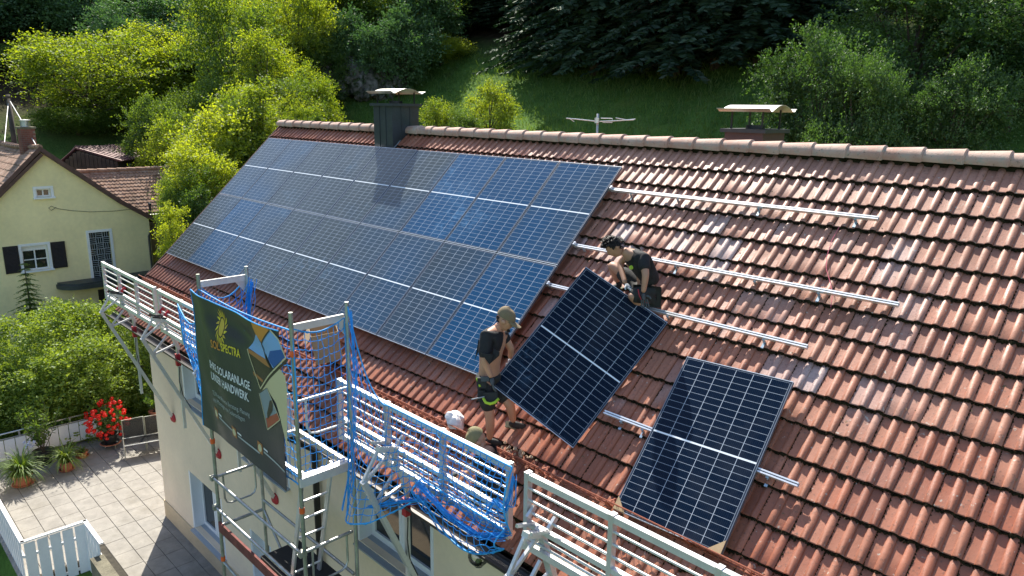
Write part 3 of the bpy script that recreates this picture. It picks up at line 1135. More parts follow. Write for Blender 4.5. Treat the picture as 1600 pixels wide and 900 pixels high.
def on_ground(x_px, d, y_px=190):
    P = atd(x_px, y_px, d)
    return Vector((P.x, P.y, ground_z(P.x, P.y)))


xs_ = sorted(set([-400, -300, -230, -180, -150] + list(np.arange(-130, -30, 2.5)) + list(np.arange(-30, 30, 1.0)) + [34, 40, 50, 65, 90, 130, 200, 300]))
ys_ = sorted(set([-300, -200, -130, -90, -60, -40, -28] + list(np.arange(-20, 50, 1.0)) + [-6.12, -6.7] + list(np.arange(50, 130, 4.0)) + [140, 170, 220, 300]))
g = MB()
for yy in ys_:
    for xx in xs_:
        g.v.append((float(xx), float(yy), ground_z(float(xx), float(yy))))
nx_ = len(xs_)
for j in range(len(ys_) - 1):
    for i in range(nx_ - 1):
        a = j * nx_ + i
        g.f.append((a, a + 1, a + nx_ + 1, a + nx_))
        g.m.append(0)
k = NT('hillside_grass')
P_ = k.pos()
sep = k.n('SeparateXYZ')
k.l(P_, sep.inputs[0])
gr = k.ramp(k.noise(P_, 0.5, 5.0, 0.6), [(0.30, (0.060, 0.125, 0.022)), (0.55, (0.10, 0.19, 0.035)), (0.8, (0.16, 0.21, 0.05))])
gr = k.mix(k.mapr(k.noise(P_, 7.0, 4.0, 0.7), 0.45, 0.7, 0, 0.55), gr, (0.035, 0.055, 0.014))
fl = k.ramp(k.noise(P_, 2.0, 4.0), [(0.3, (0.020, 0.014, 0.009)), (0.7, (0.06, 0.042, 0.026))])
wood = k.math('MAXIMUM', k.mapr(sep.outputs[1], 29.0, 33.0), k.mapr(sep.outputs[0], -30.0, -40.0))
wood = k.math('MAXIMUM', wood, k.mapr(k.noise(P_, 0.22, 3.0), 0.60, 0.68, 0, 0.8))
c_ = k.mix(wood, gr, fl)
k.l(c_, k.b.inputs['Base Color'])
k.b.inputs['Roughness'].default_value = 1.0
k.b.inputs['Specular IOR Level'].default_value = 0.1
k.bump(k.noise(P_, 9.0, 5.0, 0.7), 0.8, 0.08)
tag(g.build('hillside', k.mat, smooth=True), kind='structure')


def leaves_mesh(name, C_, A_, B_, mat, extra=None, fold=True):
    """C centres, A half long axis, B half short axis; rhombic leaves"""
    n_ = len(C_)
    V = np.empty((n_, 4, 3), np.float32)
    V[:, 0] = C_ - A_
    V[:, 1] = C_ + B_ + A_ * 0.1
    V[:, 2] = C_ + A_
    V[:, 3] = C_ - B_ + A_ * 0.1
    V = V.reshape(-1, 3)
    F = np.arange(n_ * 4).reshape(-1, 4)
    me = bpy.data.meshes.new(name)
    if extra is None:
        ev, ef = np.zeros((0, 3)), []
    else:
        ev, ef = np.array(extra.v, np.float32).reshape(-1, 3), extra.f
    nv = len(V) + len(ev)
    me.vertices.add(nv)
    me.vertices.foreach_set('co', np.vstack([V, ev]).astype(np.float32).ravel())
    loops = list(F.ravel())
    starts = list(range(0, n_ * 4, 4))
    tot = n_ * 4
    for f in ef:
        starts.append(tot)
        loops += [i + len(V) for i in f]
        tot += len(f)
    me.loops.add(tot)
    me.loops.foreach_set('vertex_index', loops)
    me.polygons.add(len(starts))
    me.polygons.foreach_set('loop_start', starts)
    me.materials.append(mat)
    if extra is not None:
        me.materials.append(M['bark'])
        mi = np.zeros(len(starts), np.int32)
        mi[n_:] = 1
        me.polygons.foreach_set('material_index', mi)
    me.update(calc_edges=True)
    return me


def unit(a):
    return a / (np.linalg.norm(a, axis=-1, keepdims=True) + 1e-9)


def crown(name, seed, nclust, ntwig, nleaf, leaf, mat, zc=0.6, zr=0.42, rr=0.36, rc=0.17, up=0.35, ground=False, aspect=0.30, box=False):
    """crown of unit height: leafy twigs radiating from limb ends"""
    r = np.random.RandomState(seed)
    d = unit(r.normal(size=(nclust, 3)))
    rad = r.uniform(0.35, 1.0, (nclust, 1)) ** 0.55
    cc = d * rad
    if box:
        cc = np.clip(cc * 1.35, -1, 1)
    cen = cc * np.array([rr, rr, zr]) + np.array([0, 0, zc])
    cen[:, 2] += (0.05 * np.sin(np.arange(nclust) * 2.3))
    crad = rc * r.uniform(0.65, 1.25, nclust)
    ci = np.repeat(np.arange(nclust), ntwig)
    n = len(ci)
    dirs = unit(r.normal(size=(n, 3)) + np.array([0, 0, up]) + 0.5 * unit(cen[ci] - np.array([0, 0, zc * 0.7])))
    st = cen[ci] + dirs * (crad[ci] * r.uniform(0.1, 0.6, n))[:, None]
    ln = crad[ci] * r.uniform(0.5, 1.15, n)
    ti = np.repeat(np.arange(n), nleaf)
    m = len(ti)
    t = np.tile(np.linspace(0.15, 1.0, nleaf), n) + r.uniform(-.04, .04, m)
    side = unit(np.cross(dirs[ti], r.normal(size=(m, 3))))
    L = leaf * r.uniform(0.65, 1.25, m)[:, None]
    pos = st[ti] + dirs[ti] * (t * ln[ti])[:, None] + side * L * 0.55
    pos[:, 2] -= (t ** 2) * ln[ti] * 0.18
    A = unit(side * 0.9 + dirs[ti] * 0.6 + r.normal(size=(m, 3)) * 0.25) * L * 0.5
    Bv = unit(np.cross(A, r.normal(size=(m, 3)) + np.array([0, 0, 0.8]))) * L * aspect
    if ground:
        keep = pos[:, 2] > 0.01
        pos, A, Bv = pos[keep], A[keep], Bv[keep]
    tr_ = MB()
    # trunk and limbs
    top = zc + zr * 0.5
    tr_.tube([(0, 0, -0.04), (0.006, 0.004, 0.2), (-0.006, 0.006, zc * 0.8), (0.004, -0.004, top)], [0.024, 0.018, 0.013, 0.004], 7)
    rr_ = random.Random(seed)
    for q in range(0, nclust, max(1, nclust // 26)):
        z0 = min(top * 0.9, max(0.06, cen[q][2] * 0.55))
        mid = Vector((cen[q][0] * 0.5, cen[q][1] * 0.5, (z0 + cen[q][2]) / 2 - 0.01))
        tr_.tube([(0, 0, z0), mid, tuple(cen[q])], [0.009, 0.006, 0.002], 5, cap=False)
    return leaves_mesh(name, pos, A, Bv, mat, tr_)


def spruce_mesh(name, seed, levels=34, mat=None, nb=8):
    r = np.random.RandomState(seed)
    C_, A_, B_ = [], [], []
    tr_ = MB()
    tr_.tube([(0, 0, -0.02), (0, 0, 0.5), (0, 0, 1.0)], [0.014, 0.008, 0.001], 7)
    for li in range(levels):
        z = 0.05 + 0.94 * (li / levels) ** 0.92
        rad = 0.235 * (1 - z) ** 0.82 + 0.008
        for b in range(nb):
            az = 2 * PI * (b + r.uniform(-.35, .35)) / nb + li * 1.3
            L = rad * r.uniform(0.7, 1.15)
            dv = np.array([math.cos(az), math.sin(az), 0])
            sd = np.array([-math.sin(az), math.cos(az), 0])
            ns_ = max(6, int(L / 0.0075))
            for s_ in range(ns_):
                t = (s_ + 0.5) / ns_
                p = dv * L * t + np.array([0, 0, z + 0.03 * (1 - z) - L * (0.30 * t + 0.22 * t * t) + 0.10 * L * t ** 4])
                for sg_ in (-1, 1):
                    for rep in range(2):
                        tl = (0.012 + 0.020 * (1 - t)) * r.uniform(0.6, 1.3) * (0.5 + (1 - z))
                        ax = unit(sd * sg_ * 0.9 + dv * r.uniform(0.2, 0.9) + np.array([0, 0, r.uniform(-0.75, -0.05)]))
                        C_.append(p + ax * tl * 0.5)
                        A_.append(ax * tl * 0.55)
                        B_.append(unit(np.cross(ax, r.normal(size=3) + np.array([0, 0, 1.2]))) * tl * 0.16)
            if b % 2 == 0:
                tr_.tube([(0, 0, z + 0.03 * (1 - z)), tuple(dv * L * 0.8 + np.array([0, 0, z + 0.03 * (1 - z) - L * 0.36]))], [0.003, 0.001], 4, cap=False)
    return leaves_mesh(name, np.array(C_), np.array(A_), np.array(B_), mat or M['needle'], tr_)


def crown_set(base, seed, mat, leaf=0.030, n=(44, 46, 9), ground=False):
    out = []
    for i, (rr, rc, zc, zr, k, up) in enumerate(((0.50, 0.17, 0.56, 0.42, 0.68, 0.35), (0.33, 0.14, 0.53, 0.45, 0.62, 0.5), (0.21, 0.10, 0.50, 0.48, 0.45, 0.6), (0.13, 0.065, 0.50, 0.49, 0.32, 0.7))):
        out.append((rr, crown(base, seed + i, int(n[0] * (1.75, 1.3, 1.6, 1.9)[i]), n[1], n[2], leaf * k, mat, zc, zr, rr * .86, rc, up, ground)))
    return out


CS = {'bright': crown_set('crown_bright', 101, M['leaf_bright']), 'mid': crown_set('crown_green', 111, M['leaf_mid']),
      'shrub0': crown_set('shrub_bright', 121, M['leaf_bright'], 0.032, (46, 46, 9), True), 'shrub1': crown_set('shrub_mid', 131, M['leaf_mid'], 0.032, (46, 46, 9), True)}
CR = {
    'far': [crown('crown_far', 5, 34, 38, 8, 0.036, M['leaf_far'], 0.55, 0.44, 0.40, 0.2), crown('crown_far', 6, 34, 38, 8, 0.036, M['leaf_far'], 0.58, 0.42, 0.44, 0.2)],
    'sprig': [crown('sprig_tree', 9, 60, 62, 15, 0.0185, M['leaf_dark'], 0.56, 0.42, 0.42, 0.16, 0.75, False, 0.26), crown('sprig_tree', 10, 60, 62, 15, 0.0185, M['leaf_dark'], 0.54, 0.42, 0.40, 0.17, 0.75, False, 0.26)],
    'spruce': [spruce_mesh('spruce', 11, 44), spruce_mesh('spruce', 12, 44)],
}
vr = random.Random(21)


def plant(kind, var, name, x_px, ytop, d, wpx, label, cat='tree', group=None, base_drop=0.0, minh=0.0):
    base = on_ground(x_px, d)
    top = atd(x_px, ytop, d)
    h = max(minh, 1.6, top.z - base.z) + base_drop
    w = wpx * d / FPX
    key = kind + str(var) if kind == 'shrub' else kind
    if key in CS:
        want = w / 2 / h
        rr, me_ = min(CS[key], key=lambda q: abs(math.log(q[0] / want)))
    else:
        rr = {'far': 0.5, 'sprig': 0.52, 'spruce': 0.24}[kind]
        me_ = CR[kind][var]
    sx = w / 2 / rr
    o = inst(name, me_, None, (base.x, base.y, base.z - base_drop), (0, 0, vr.uniform(0, 6.28)), (sx, sx * vr.uniform(.92, 1.08), h * 1.02))
    return tag(o, label, cat, group)


# bright broadleaf trees of the slope, left half of the view
plant('bright', 0, 'broadleaf_tree', 150, 62, 46, 215, 'broad yellow-green tree standing above the brown metal roofs')
plant('bright', 1, 'broadleaf_tree', 262, 52, 50, 170, 'yellow-green tree just right of the broad one above the metal roofs')
plant('mid', 0, 'broadleaf_tree', 372, -8, 46, 150, 'tall upright green tree between the yellow-green trees')
plant('bright', 1, 'broadleaf_tree', 470, -20, 52, 110, 'slender yellow-green tree left of the meadow')
plant('mid', 1, 'broadleaf_tree', 560, -50, 63, 140, 'green tree at the left end of the meadow')
plant('mid', 0, 'broadleaf_tree', 640, -50, 60, 170, 'green tree at the meadow edge straight above the left chimney')
plant('bright', 0, 'broadleaf_tree', 525, -30, 60, 150, 'sunlit tree behind the meadow trees, near the top edge')
plant('bright', 0, 'broadleaf_tree', 415, 60, 42, 110, 'rounded yellow-green tree above the far corner of the roof')
plant('bright', 1, 'broadleaf_tree', 320, 70, 52, 150, 'yellow-green tree behind the tall upright one')
plant('shrub', 1, 'bush', 238, 158, 40, 95, 'deep green bush at the right end of the metal roofs', 'bush')
plant('shrub', 0, 'bush', 270, 178, 36, 90, 'pale leafy bush above the annex roof', 'bush')
plant('shrub', 0, 'bush', 345, 160, 33, 150, 'large yellow-green bush beside the far roof corner', 'bush')
plant('bright', 0, 'broadleaf_tree', 305, 205, 29, 110, 'yellow-green tree at the right end of the annex roof')
plant('shrub', 1, 'bush', 292, 262, 27, 75, 'dark green bush between annex and roof verge', 'bush')
plant('shrub', 0, 'bush', 258, 330, 25, 60, 'low yellow-green bush by the gutter pipe of the yellow house', 'bush')
plant('shrub', 1, 'bush', 445, 120, 40, 105, 'green bush behind the left end of the ridge', 'bush')
plant('shrub', 0, 'bush', 400, 135, 34, 100, 'yellow-green bush above the roof corner', 'bush')
plant('shrub', 0, 'bush', 522, 88, 55, 75, 'straw-coloured bush above the rock', 'bush')
plant('shrub', 0, 'bush', 470, 168, 33, 60, 'low bush touching the first ridge tiles', 'bush')
plant('shrub', 1, 'bush', 490, 158, 37, 50, 'small green bush left of the rock', 'bush')
plant('shrub', 0, 'bush', 602, 186, 34, 30, 'low weeds left of the chimney', 'bush')
plant('shrub', 0, 'bush', 683, 150, 37, 60, 'tall weeds right of the left chimney', 'bush')
plant('shrub', 0, 'bush', 765, 140, 38, 80, 'yellow-green weeds behind the ridge in the middle of the meadow', 'bush')
plant('shrub', 1, 'bush', 725, 168, 36, 60, 'low green weeds between the two taller clumps behind the ridge', 'bush')
plant('bright', 1, 'broadleaf_tree', 365, 150, 36, 120, 'yellow-green tree rising behind the middle of the roof verge')
plant('shrub', 1, 'bush', 300, 170, 38, 90, 'deep green bush between the pale leafy bushes above the annex', 'bush')
plant('shrub', 0, 'bush', 450, 95, 46, 90, 'yellow-green bush above the first ridge tiles', 'bush')
plant('bright', 0, 'broadleaf_tree', 215, 95, 52, 120, 'yellow-green tree filling the gap behind the two broad ones')
plant('mid', 1, 'broadleaf_tree', 75, 120, 52, 110, 'dark green tree behind the brick chimney')
plant('mid', 0, 'broadleaf_tree', 8, 100, 50, 110, 'dark green tree behind the leaning pole')
plant('shrub', 1, 'bush', 185, 190, 47, 80, 'green bush growing against the brown metal roofs', 'bush')
bank = [(292, 196, 31, 80), (330, 228, 29, 70), (268, 240, 30, 60), (372, 178, 33, 80), (398, 128, 38, 90), (430, 148, 37, 70), (352, 120, 42, 90), (312, 142, 40, 80), (462, 138, 40, 70), (488, 112, 44, 70),
        (245, 205, 38, 60), (278, 150, 44, 80), (505, 62, 52, 90), (452, 42, 52, 90), (430, 98, 46, 70), (238, 120, 50, 80), (182, 112, 52, 90), (122, 150, 48, 80), (590, 50, 64, 80), (645, 60, 60, 80), (690, 60, 56, 80), (335, 30, 56, 110), (408, 6, 58, 110), (250, 300, 27, 50), (280, 268, 28, 55)]
for i, (x_, yt, d, w) in enumerate(bank):
    plant(['shrub', 'bright', 'shrub', 'mid'][i % 4], 0 if i % 3 else (1 if i % 4 in (0, 2) else 0), 'bush', x_, yt, d, w * vr.uniform(.9, 1.25), 'bush in the dense sunlit bank of foliage behind the far end of the roof', 'bush', 'bushes of the sunlit bank')
plant('shrub', 1, 'bush', 120, 205, 45, 130, 'shaded green bush beneath the broad yellow-green tree', 'bush')
# wood climbing the far slope: no telling these apart
for i in range(100):
    row = i % 5
    x_ = -80 + (i // 5) * 40 + vr.uniform(-16, 16)
    d = 55 + row * 9 + vr.uniform(-3, 3)
    yt = [110, 66, 25, -15, -50][row] + vr.uniform(-22, 18) - max(0, x_ - 250) * 0.12
    plant('far', i % 2, 'woodland_tree', x_, yt, d, vr.uniform(95, 150), 'dark green tree in the wood on the far slope, top left', 'tree', 'trees of the far wood', 0.0, 5)
# spruces at the top right
sp = [(735, -90, 62, 150), (800, -130, 60, 160), (862, -360, 50, 230), (925, -420, 46, 260), (985, -400, 44.5, 270), (1050, -430, 41, 290), (1110, -400, 40, 290), (1175, -380, 38.5, 280), (1235, -340, 40, 270), (1300, -320, 58, 250),
      (900, -420, 54, 240), (960, -420, 53, 240), (1020, -420, 50, 260), (1140, -420, 48, 260),
      (690, -120, 72, 180), (770, -160, 72, 190), (840, -200, 70, 200), (905, -460, 68, 240), (975, -460, 66, 240), (1050, -460, 64, 240), (1120, -420, 66, 240), (1190, -400, 68, 240), (1270, -400, 70, 260), (1350, -400, 70, 260), (1430, -400, 72, 260), (1520, -400, 72, 260), (1600, -400, 72, 260)]
for i, (x_, yt, d, w) in enumerate(sp):
    plant('spruce', i % 2, 'spruce_tree', x_, yt, d, w, 'dark spruce in the shaded wood above the meadow', 'tree', 'spruces above the meadow')
# near deciduous trees behind the ridge, right
plant('sprig', 0, 'leafy_tree', 1285, 70, 25, 215, 'fresh green tree with feathery shoots, just right of the right chimney')
plant('sprig', 1, 'leafy_tree', 1415, -30, 27, 330, 'largest feathery green tree behind the ridge at the right')
plant('sprig', 0, 'leafy_tree', 1575, -20, 26, 300, 'feathery green tree in the top right corner')
plant('sprig', 1, 'leafy_tree', 1345, 120, 23, 180, 'low feathery green tree in front of the largest one')
plant('sprig', 0, 'leafy_tree', 1490, 110, 23, 200, 'low feathery tree above the right end of the ridge')

# rock outcrop
rk = MB()
rb = on_ground(566, 53)
rr_ = random.Random(9)
for q in range(9):
    c_ = rb + RT * (-2.6 + q * 0.62 + rr_.uniform(-.2, .2)) + Vector((0, 0, rr_.uniform(0.9, 1.9))) + FW * rr_.uniform(-.3, .3)
    bmx = bmesh.new()
    bmesh.ops.create_icosphere(bmx, subdivisions=3, radius=1.0)
    s_ = Vector((rr_.uniform(.9, 1.4), rr_.uniform(.8, 1.3), rr_.uniform(.9, 1.4)))
    b0 = len(rk.v)
    for v in bmx.verts:
        n_ = v.co.normalized()
        dd = 1 + 0.32 * noise.noise(n_ * 1.6 + Vector((q * 3, 0, 0))) + 0.14 * noise.noise(n_ * 5 + Vector((q, 2, 0)))
        rk.v.append(tuple(c_ + Vector((n_.x * s_.x, n_.y * s_.y, n_.z * s_.z)) * dd))
    for f in bmx.faces:
        rk.f.append(tuple(v.index + b0 for v in f.verts))
        rk.m.append(0)
    bmx.free()
k = NT('mossy_limestone')
P_ = k.pos()
c_ = k.ramp(k.noise(P_, 1.6, 6.0, 0.65), [(0.35, (0.05, 0.05, 0.045)), (0.55, (0.22, 0.21, 0.20)), (0.75, (0.36, 0.35, 0.34))])
c_ = k.mix(k.mapr(k.noise(P_, 2.2, 4.0), 0.45, 0.6), c_, (0.03, 0.045, 0.014))
k.l(c_, k.b.inputs['Base Color'])
k.b.inputs['Roughness'].default_value = 0.95
k.bump(k.noise(P_, 5.0, 5.0, 0.7), 0.9, 0.1)
tag(rk.build('rock_outcrop', k.mat), 'grey mossy rock outcrop in the slope behind the left chimney', 'rock')

# meadow grass
gr_ = np.random.RandomState(2)
N_ = 60000
Dd = gr_.uniform(32, 60, N_)
Xp = gr_.uniform(430, 1500, N_)
C_, A_, B_ = [], [], []
base = np.array([FW[:], RT[:]])
px = (Xp - 800) / FPX
bx_ = CAM.x + Dd * (FW.x + RT.x * px)
by_ = CAM.y + Dd * (FW.y + RT.y * px)
bz_ = np.array([ground_z(a, b) for a, b in zip(bx_, by_)])
hh = gr_.uniform(0.06, 0.22, N_) * (1 + 0.8 * (gr_.rand(N_) > 0.93))
tilt = gr_.normal(size=(N_, 3)) * 0.4 + np.array([0, 0, 1])
A_ = unit(tilt) * hh[:, None]
P0 = np.stack([bx_, by_, bz_], 1)
B_ = unit(np.cross(A_, gr_.normal(size=(N_, 3)))) * 0.018
me = leaves_mesh('meadow_grass', P0 + A_ * 0.9, A_, B_, M['grass'])
tag(inst('meadow_grass', me), kind='stuff')

# ================================================================== TERRACE
k = NT('concrete_slab')
P_ = k.pos()
info = k.n('ObjectInfo')
c_ = k.ramp(k.noise(P_, 3.0, 6.0, 0.65), [(0.3, (0.18, 0.168, 0.148)), (0.7, (0.31, 0.29, 0.255))])
c_ = k.mix(k.mapr(info.outputs['Random'], 0, 1, 0, 0.35), c_, (0.27, 0.25, 0.22))
c_ = k.mix(k.mapr(k.noise(P_, 22.0, 4.0), 0.58, 0.75, 0, 0.5), c_, (0.16, 0.15, 0.12))
c_ = k.mix(k.mapr(k.noise(P_, 1.1, 5.0, 0.7), 0.50, 0.68, 0, 0.6), c_, (0.16, 0.145, 0.115))
k.l(c_, k.b.inputs['Base Color'])
k.b.inputs['Roughness'].default_value = 0.85
k.bump(k.noise(P_, 60.0, 5.0), 0.3, 0.005)
M['slab'] = k.mat
TZ = -8.6
M['joint'] = plain('mossy_joint_sand', (0.045, 0.04, 0.03), 1.0, 0, 0.4, 8)
tb = MB()
TX0 = -5.55
tb.span(TX0, 0.66, -6.06, -1.4, TZ - 0.35, TZ - 0.014)
tb.span(0.66, 16.5, -4.93, -3.0, TZ - 0.35, TZ - 0.014)
terrace = tb.build('terrace', M['joint'])
tag(terrace, kind='structure')
sm = []
for i in range(4):
    q = MB()
    e = 0.004
    sx, sy = 0.597 / 2, 0.394 / 2
    q.v = [(-sx, -sy, -.03), (sx, -sy, -.03), (sx, sy, -.03), (-sx, sy, -.03), (-sx, -sy, -e), (sx, -sy, -e), (sx, sy, -e), (-sx, sy, -e), (-sx + e, -sy + e, 0), (sx - e, -sy + e, 0), (sx - e, sy - e, 0), (-sx + e, sy - e, 0)]
    q.f = [(0, 1, 5, 4), (1, 2, 6, 5), (2, 3, 7, 6), (3, 0, 4, 7), (4, 5, 9, 8), (5, 6, 10, 9), (6, 7, 11, 10), (7, 4, 8, 11), (8, 9, 10, 11)]
    q.m = [0] * 9
    sm.append(q.mesh('slab', False, None, [M['slab']]))
sr = random.Random(6)
yrow = -5.98
row = 0
cnt = 0
while yrow < -1.5:
    off = sr.uniform(0, 0.6)
    x = TX0 + 0.3 - off
    xend = 0.62 if yrow + 0.2 < -4.95 else 6.0
    while x < xend + 0.3:
        x0_, x1_ = max(x - 0.3, TX0 + .01), min(x + 0.3, xend)
        if x1_ - x0_ > 0.08 and not (x > 0.2 and yrow > -3.1) and not (x1_ > 0.66 and yrow - 0.2 < -4.93):
            if x > 0.0 and yrow > -3.45:
                pass
            inst('slab', sm[sr.randrange(4)], terrace, ((x0_ + x1_) / 2, yrow, TZ + sr.uniform(-.0015, .0015)), (0, 0, sr.uniform(-.004, .004)), ((x1_ - x0_) / 0.6, 1, 1))
            cnt += 1
        x += 0.603
    yrow += 0.4035
    row += 1

# retaining wall under the terrace and lower yard
M['stone'] = plain('mossy_stone', (0.16, 0.145, 0.10), 0.95, 0, 0.35, 3, 0.6, 20)
rw_ = MB().span(TX0, 0.62, -6.04, -5.85, -11.2, TZ - 0.351).span(0.44, 0.62, -5.85, -4.7, -11.2, TZ - 0.351).span(0.62, 16.4, -4.90, -4.70, -11.2, TZ - 0.351)
tag(rw_.build('terrace_wall', M['render_base']), kind='structure')
# mossy parapet wall that carries on from the white fence
pw = MB().span(1.80, 16.0, -5.18, -4.94, -10.9, -7.96)
tag(pw.build('parapet_wall', M['stone']), 'mossy stone parapet wall running on from the white fence', 'wall')
tag(MB().span(0.70, 6.5, -7.6, -5.2, -9.75, -9.60).build('stair_landing', plain('beige_landing', (0.42, 0.33, 0.22), 0.9)), kind='structure')
k = NT('cobble_yard')
v_ = k.n('TexVoronoi')
k.l(k.pos(), v_.inputs['Vector'])
v_.inputs['Scale'].default_value = 7
k.l(k.ramp(v_.outputs['Distance'], [(0.0, (0.13, 0.13, 0.12)), (0.6, (0.05, 0.05, 0.05))]), k.b.inputs['Base Color'])
yd = MB().span(-8, 14, -20, -6.2, -11.02, -10.90)
tag(yd.build('lower_yard', k.mat), kind='structure')

# white board fence on the terrace edge
fence = thing('board_fence', (0.66, -6.06, TZ), 'white painted board fence with a square notch at the terrace edge', 'fence')
FZ = -7.72
pts = [(-5.5, -6.07), (0.70, -6.07), (0.70, -4.95), (1.78, -4.95)]
for i in range(3):
    a, b = Vector((*pts[i], FZ)), Vector((*pts[i + 1], FZ))
    dd = (b - a).normalized()
    MB().bar(a - dd * 0.03, b + dd * 0.03, 0.075, 0.028).build('top_rail', M['white_paint'], fence)
    for zz in (-8.05, -8.75):
        MB().bar(Vector((a.x, a.y, zz)), Vector((b.x, b.y, zz)), 0.03, 0.06).build('cross_rail', M['white_paint'], fence)
    L = (b - a).length
    nb_ = int(L / 0.232)
    out = Vector((dd.y, -dd.x, 0))
    for q in range(nb_ + 1):
        c_ = a + dd * ((q + 0.5) * L / (nb_ + 1)) + out * 0.028
        w = L / (nb_ + 1) - 0.035
        MB().box((c_.x, c_.y, -8.44), (w, 0.018, 1.36), (dd, out, Vector((0, 0, 1)))).build('board', M['white_paint'], fence)

# terrace railing with white infill panels, far end
rl = thing('terrace_railing', (-5.45, -4.0, TZ), 'grey steel terrace railing with white infill panels, in front of the hedge', 'railing')
A0, A1 = Vector((-5.45, -6.1, -7.78)), Vector((-5.45, -2.42, -7.78))
MB().tube([A0, A1], 0.022, 8).build('handrail', M['steel'], rl, smooth=True)
for zz in (-7.93, -8.52):
    MB().bar((A0.x, A0.y, zz), (A1.x, A1.y, zz), 0.03, 0.03).build('crossbar', M['steel'], rl)
for yy in (-6.05, -4.9, -3.7, -2.45):
    MB().span(-5.47, -5.43, yy - 0.02, yy + 0.02, TZ - 0.2, -7.78).build('post', M['steel'], rl)
yy = -6.02
while yy < -2.5:
    MB().span(-5.42, -5.405, yy, yy + 0.235, -8.50, -7.95).build('infill_panel', M['white_paint'], rl)
    yy += 0.252


# pots and plants
def pot(x, y, r, h, mat, name='flower_pot', saucer=True, label='', z=TZ):
    t = thing(name, (x, y, z), label, 'potted plant')
    m_ = MB().lathe((x, y, z + 0.015), [(r * 0.68, 0), (r * 0.95, h * 0.82), (r * 1.08, h * 0.84), (r * 1.08, h), (r * 0.93, h), (r * 0.9, h * 0.86)], 22)
    m_.build('pot', mat, t, smooth=35)
    MB().lathe((x, y, z + 0.015), [(r * 0.9, h * 0.84), (0.01, h * 0.88)], 16).build('soil', M['soil'], t)
    if saucer:
        MB().lathe((x, y, z), [(r * 0.9, 0), (r * 1.12, 0.035), (r * 1.05, 0.04), (r * 0.85, 0.012)], 22).build('saucer', mat, t, smooth=35)
    return t


def strap_plant(t, x, y, z, n_, L, mat, seed):
    r = random.Random(seed)
    m_ = MB()
    for q in range(n_):
        az = r.uniform(0, 6.28)
        el = r.uniform(0.5, 1.45)
        l_ = L * r.uniform(0.6, 1.1)
        w = 0.016 * r.uniform(.7, 1.2)
        p = Vector((x, y, z)) + Vector((math.cos(az), math.sin(az), 0)) * 0.03
        d = Vector((math.cos(az) * math.cos(el), math.sin(az) * math.cos(el), math.sin(el)))
        side = Vector((-math.sin(az), math.cos(az), 0))
        vs_ = []
        sg_ = 7
        for i in range(sg_ + 1):
            ww = w * (1 - (i / sg_) ** 2.2) * (0.6 + 0.4 * min(1, i / 2))
            vs_ += [p - side * ww, p + side * ww]
            p = p + d * (l_ / sg_)
            d = (d + Vector((0, 0, -0.30 - 0.1 * i / sg_))).normalized()
        m_.add(vs_, [(2 * i, 2 * i + 1, 2 * i + 3, 2 * i + 2) for i in range(sg_)])
    m_.build('leaves', mat, t)


t = pot(-3.85, -5.22, 0.23, 0.30, M['terracotta'], label='arching strap-leaved plant in a terracotta pot, leftmost on the terrace')
strap_plant(t, -3.85, -5.22, TZ + 0.32, 260, 0.78, M['strap'], 1)
t = pot(-3.95, -4.22, 0.17, 0.24, M['terracotta'], label='upright strap-leaved plant in a small terracotta pot in the middle of the row')
strap_plant(t, -3.95, -4.22, TZ + 0.25, 150, 0.70, M['strap'], 2)
t = pot(-4.75, -4.55, 0.24, 0.36, M['black'], label='oleander with narrow leaves in a black pot against the railing', saucer=False)


def stems_plant(t, x, y, z, n_, H_, leaf, mat, seed, spread=0.35, per=46, narrow=0.12):
    r = np.random.RandomState(seed)
    st = MB()
    C_, A_, B_ = [], [], []
    for q in range(n_):
        az = r.uniform(0, 6.28)
        tip = np.array([x + math.cos(az) * spread * r.uniform(.2, 1), y + math.sin(az) * spread * r.uniform(.2, 1), z + H_ * r.uniform(.65, 1.05)])
        b0 = np.array([x, y, z])
        mid = (b0 + tip) / 2 + np.array([math.cos(az), math.sin(az), 0]) * 0.04
        st.tube([tuple(b0), tuple(mid), tuple(tip)], [0.008, 0.006, 0.003], 5)
        for i in range(per):
            u_ = 0.25 + 0.75 * (i + .5) / per
            p = b0 * (1 - u_) ** 2 + 2 * mid * u_ * (1 - u_) + tip * u_ * u_
            ax = unit(r.normal(size=3) * np.array([1, 1, .4]) + np.array([0, 0, 0.75]))
            L = leaf * r.uniform(.7, 1.2)
            C_.append(p + ax * L * .5)
            A_.append(ax * L * .5)
            B_.append(unit(np.cross(ax, r.normal(size=3))) * L * narrow)
    me_ = leaves_mesh('leaves', np.array(C_) - np.array(t.location), np.array(A_), np.array(B_), mat)
    inst('leaves', me_, t)
    st.build('stems', M['bark'], t)


stems_plant(t, -4.75, -4.55, TZ + 0.3, 16, 1.25, 0.14, M['leaf_mid'], 3, 0.5)
m_ = MB()
fr_ = random.Random(7)
for q in range(26):
    m_.blob((-4.55 + fr_.uniform(-.12, .12), -4.85 + fr_.uniform(-.12, .12), TZ + 0.72 + fr_.uniform(-.06, .08)), 0.03, fr_)
tag(m_.build('hydrangea_bloom', M['petal_white']), 'small cluster of pale blue flowers beside the oleander', 'flower')

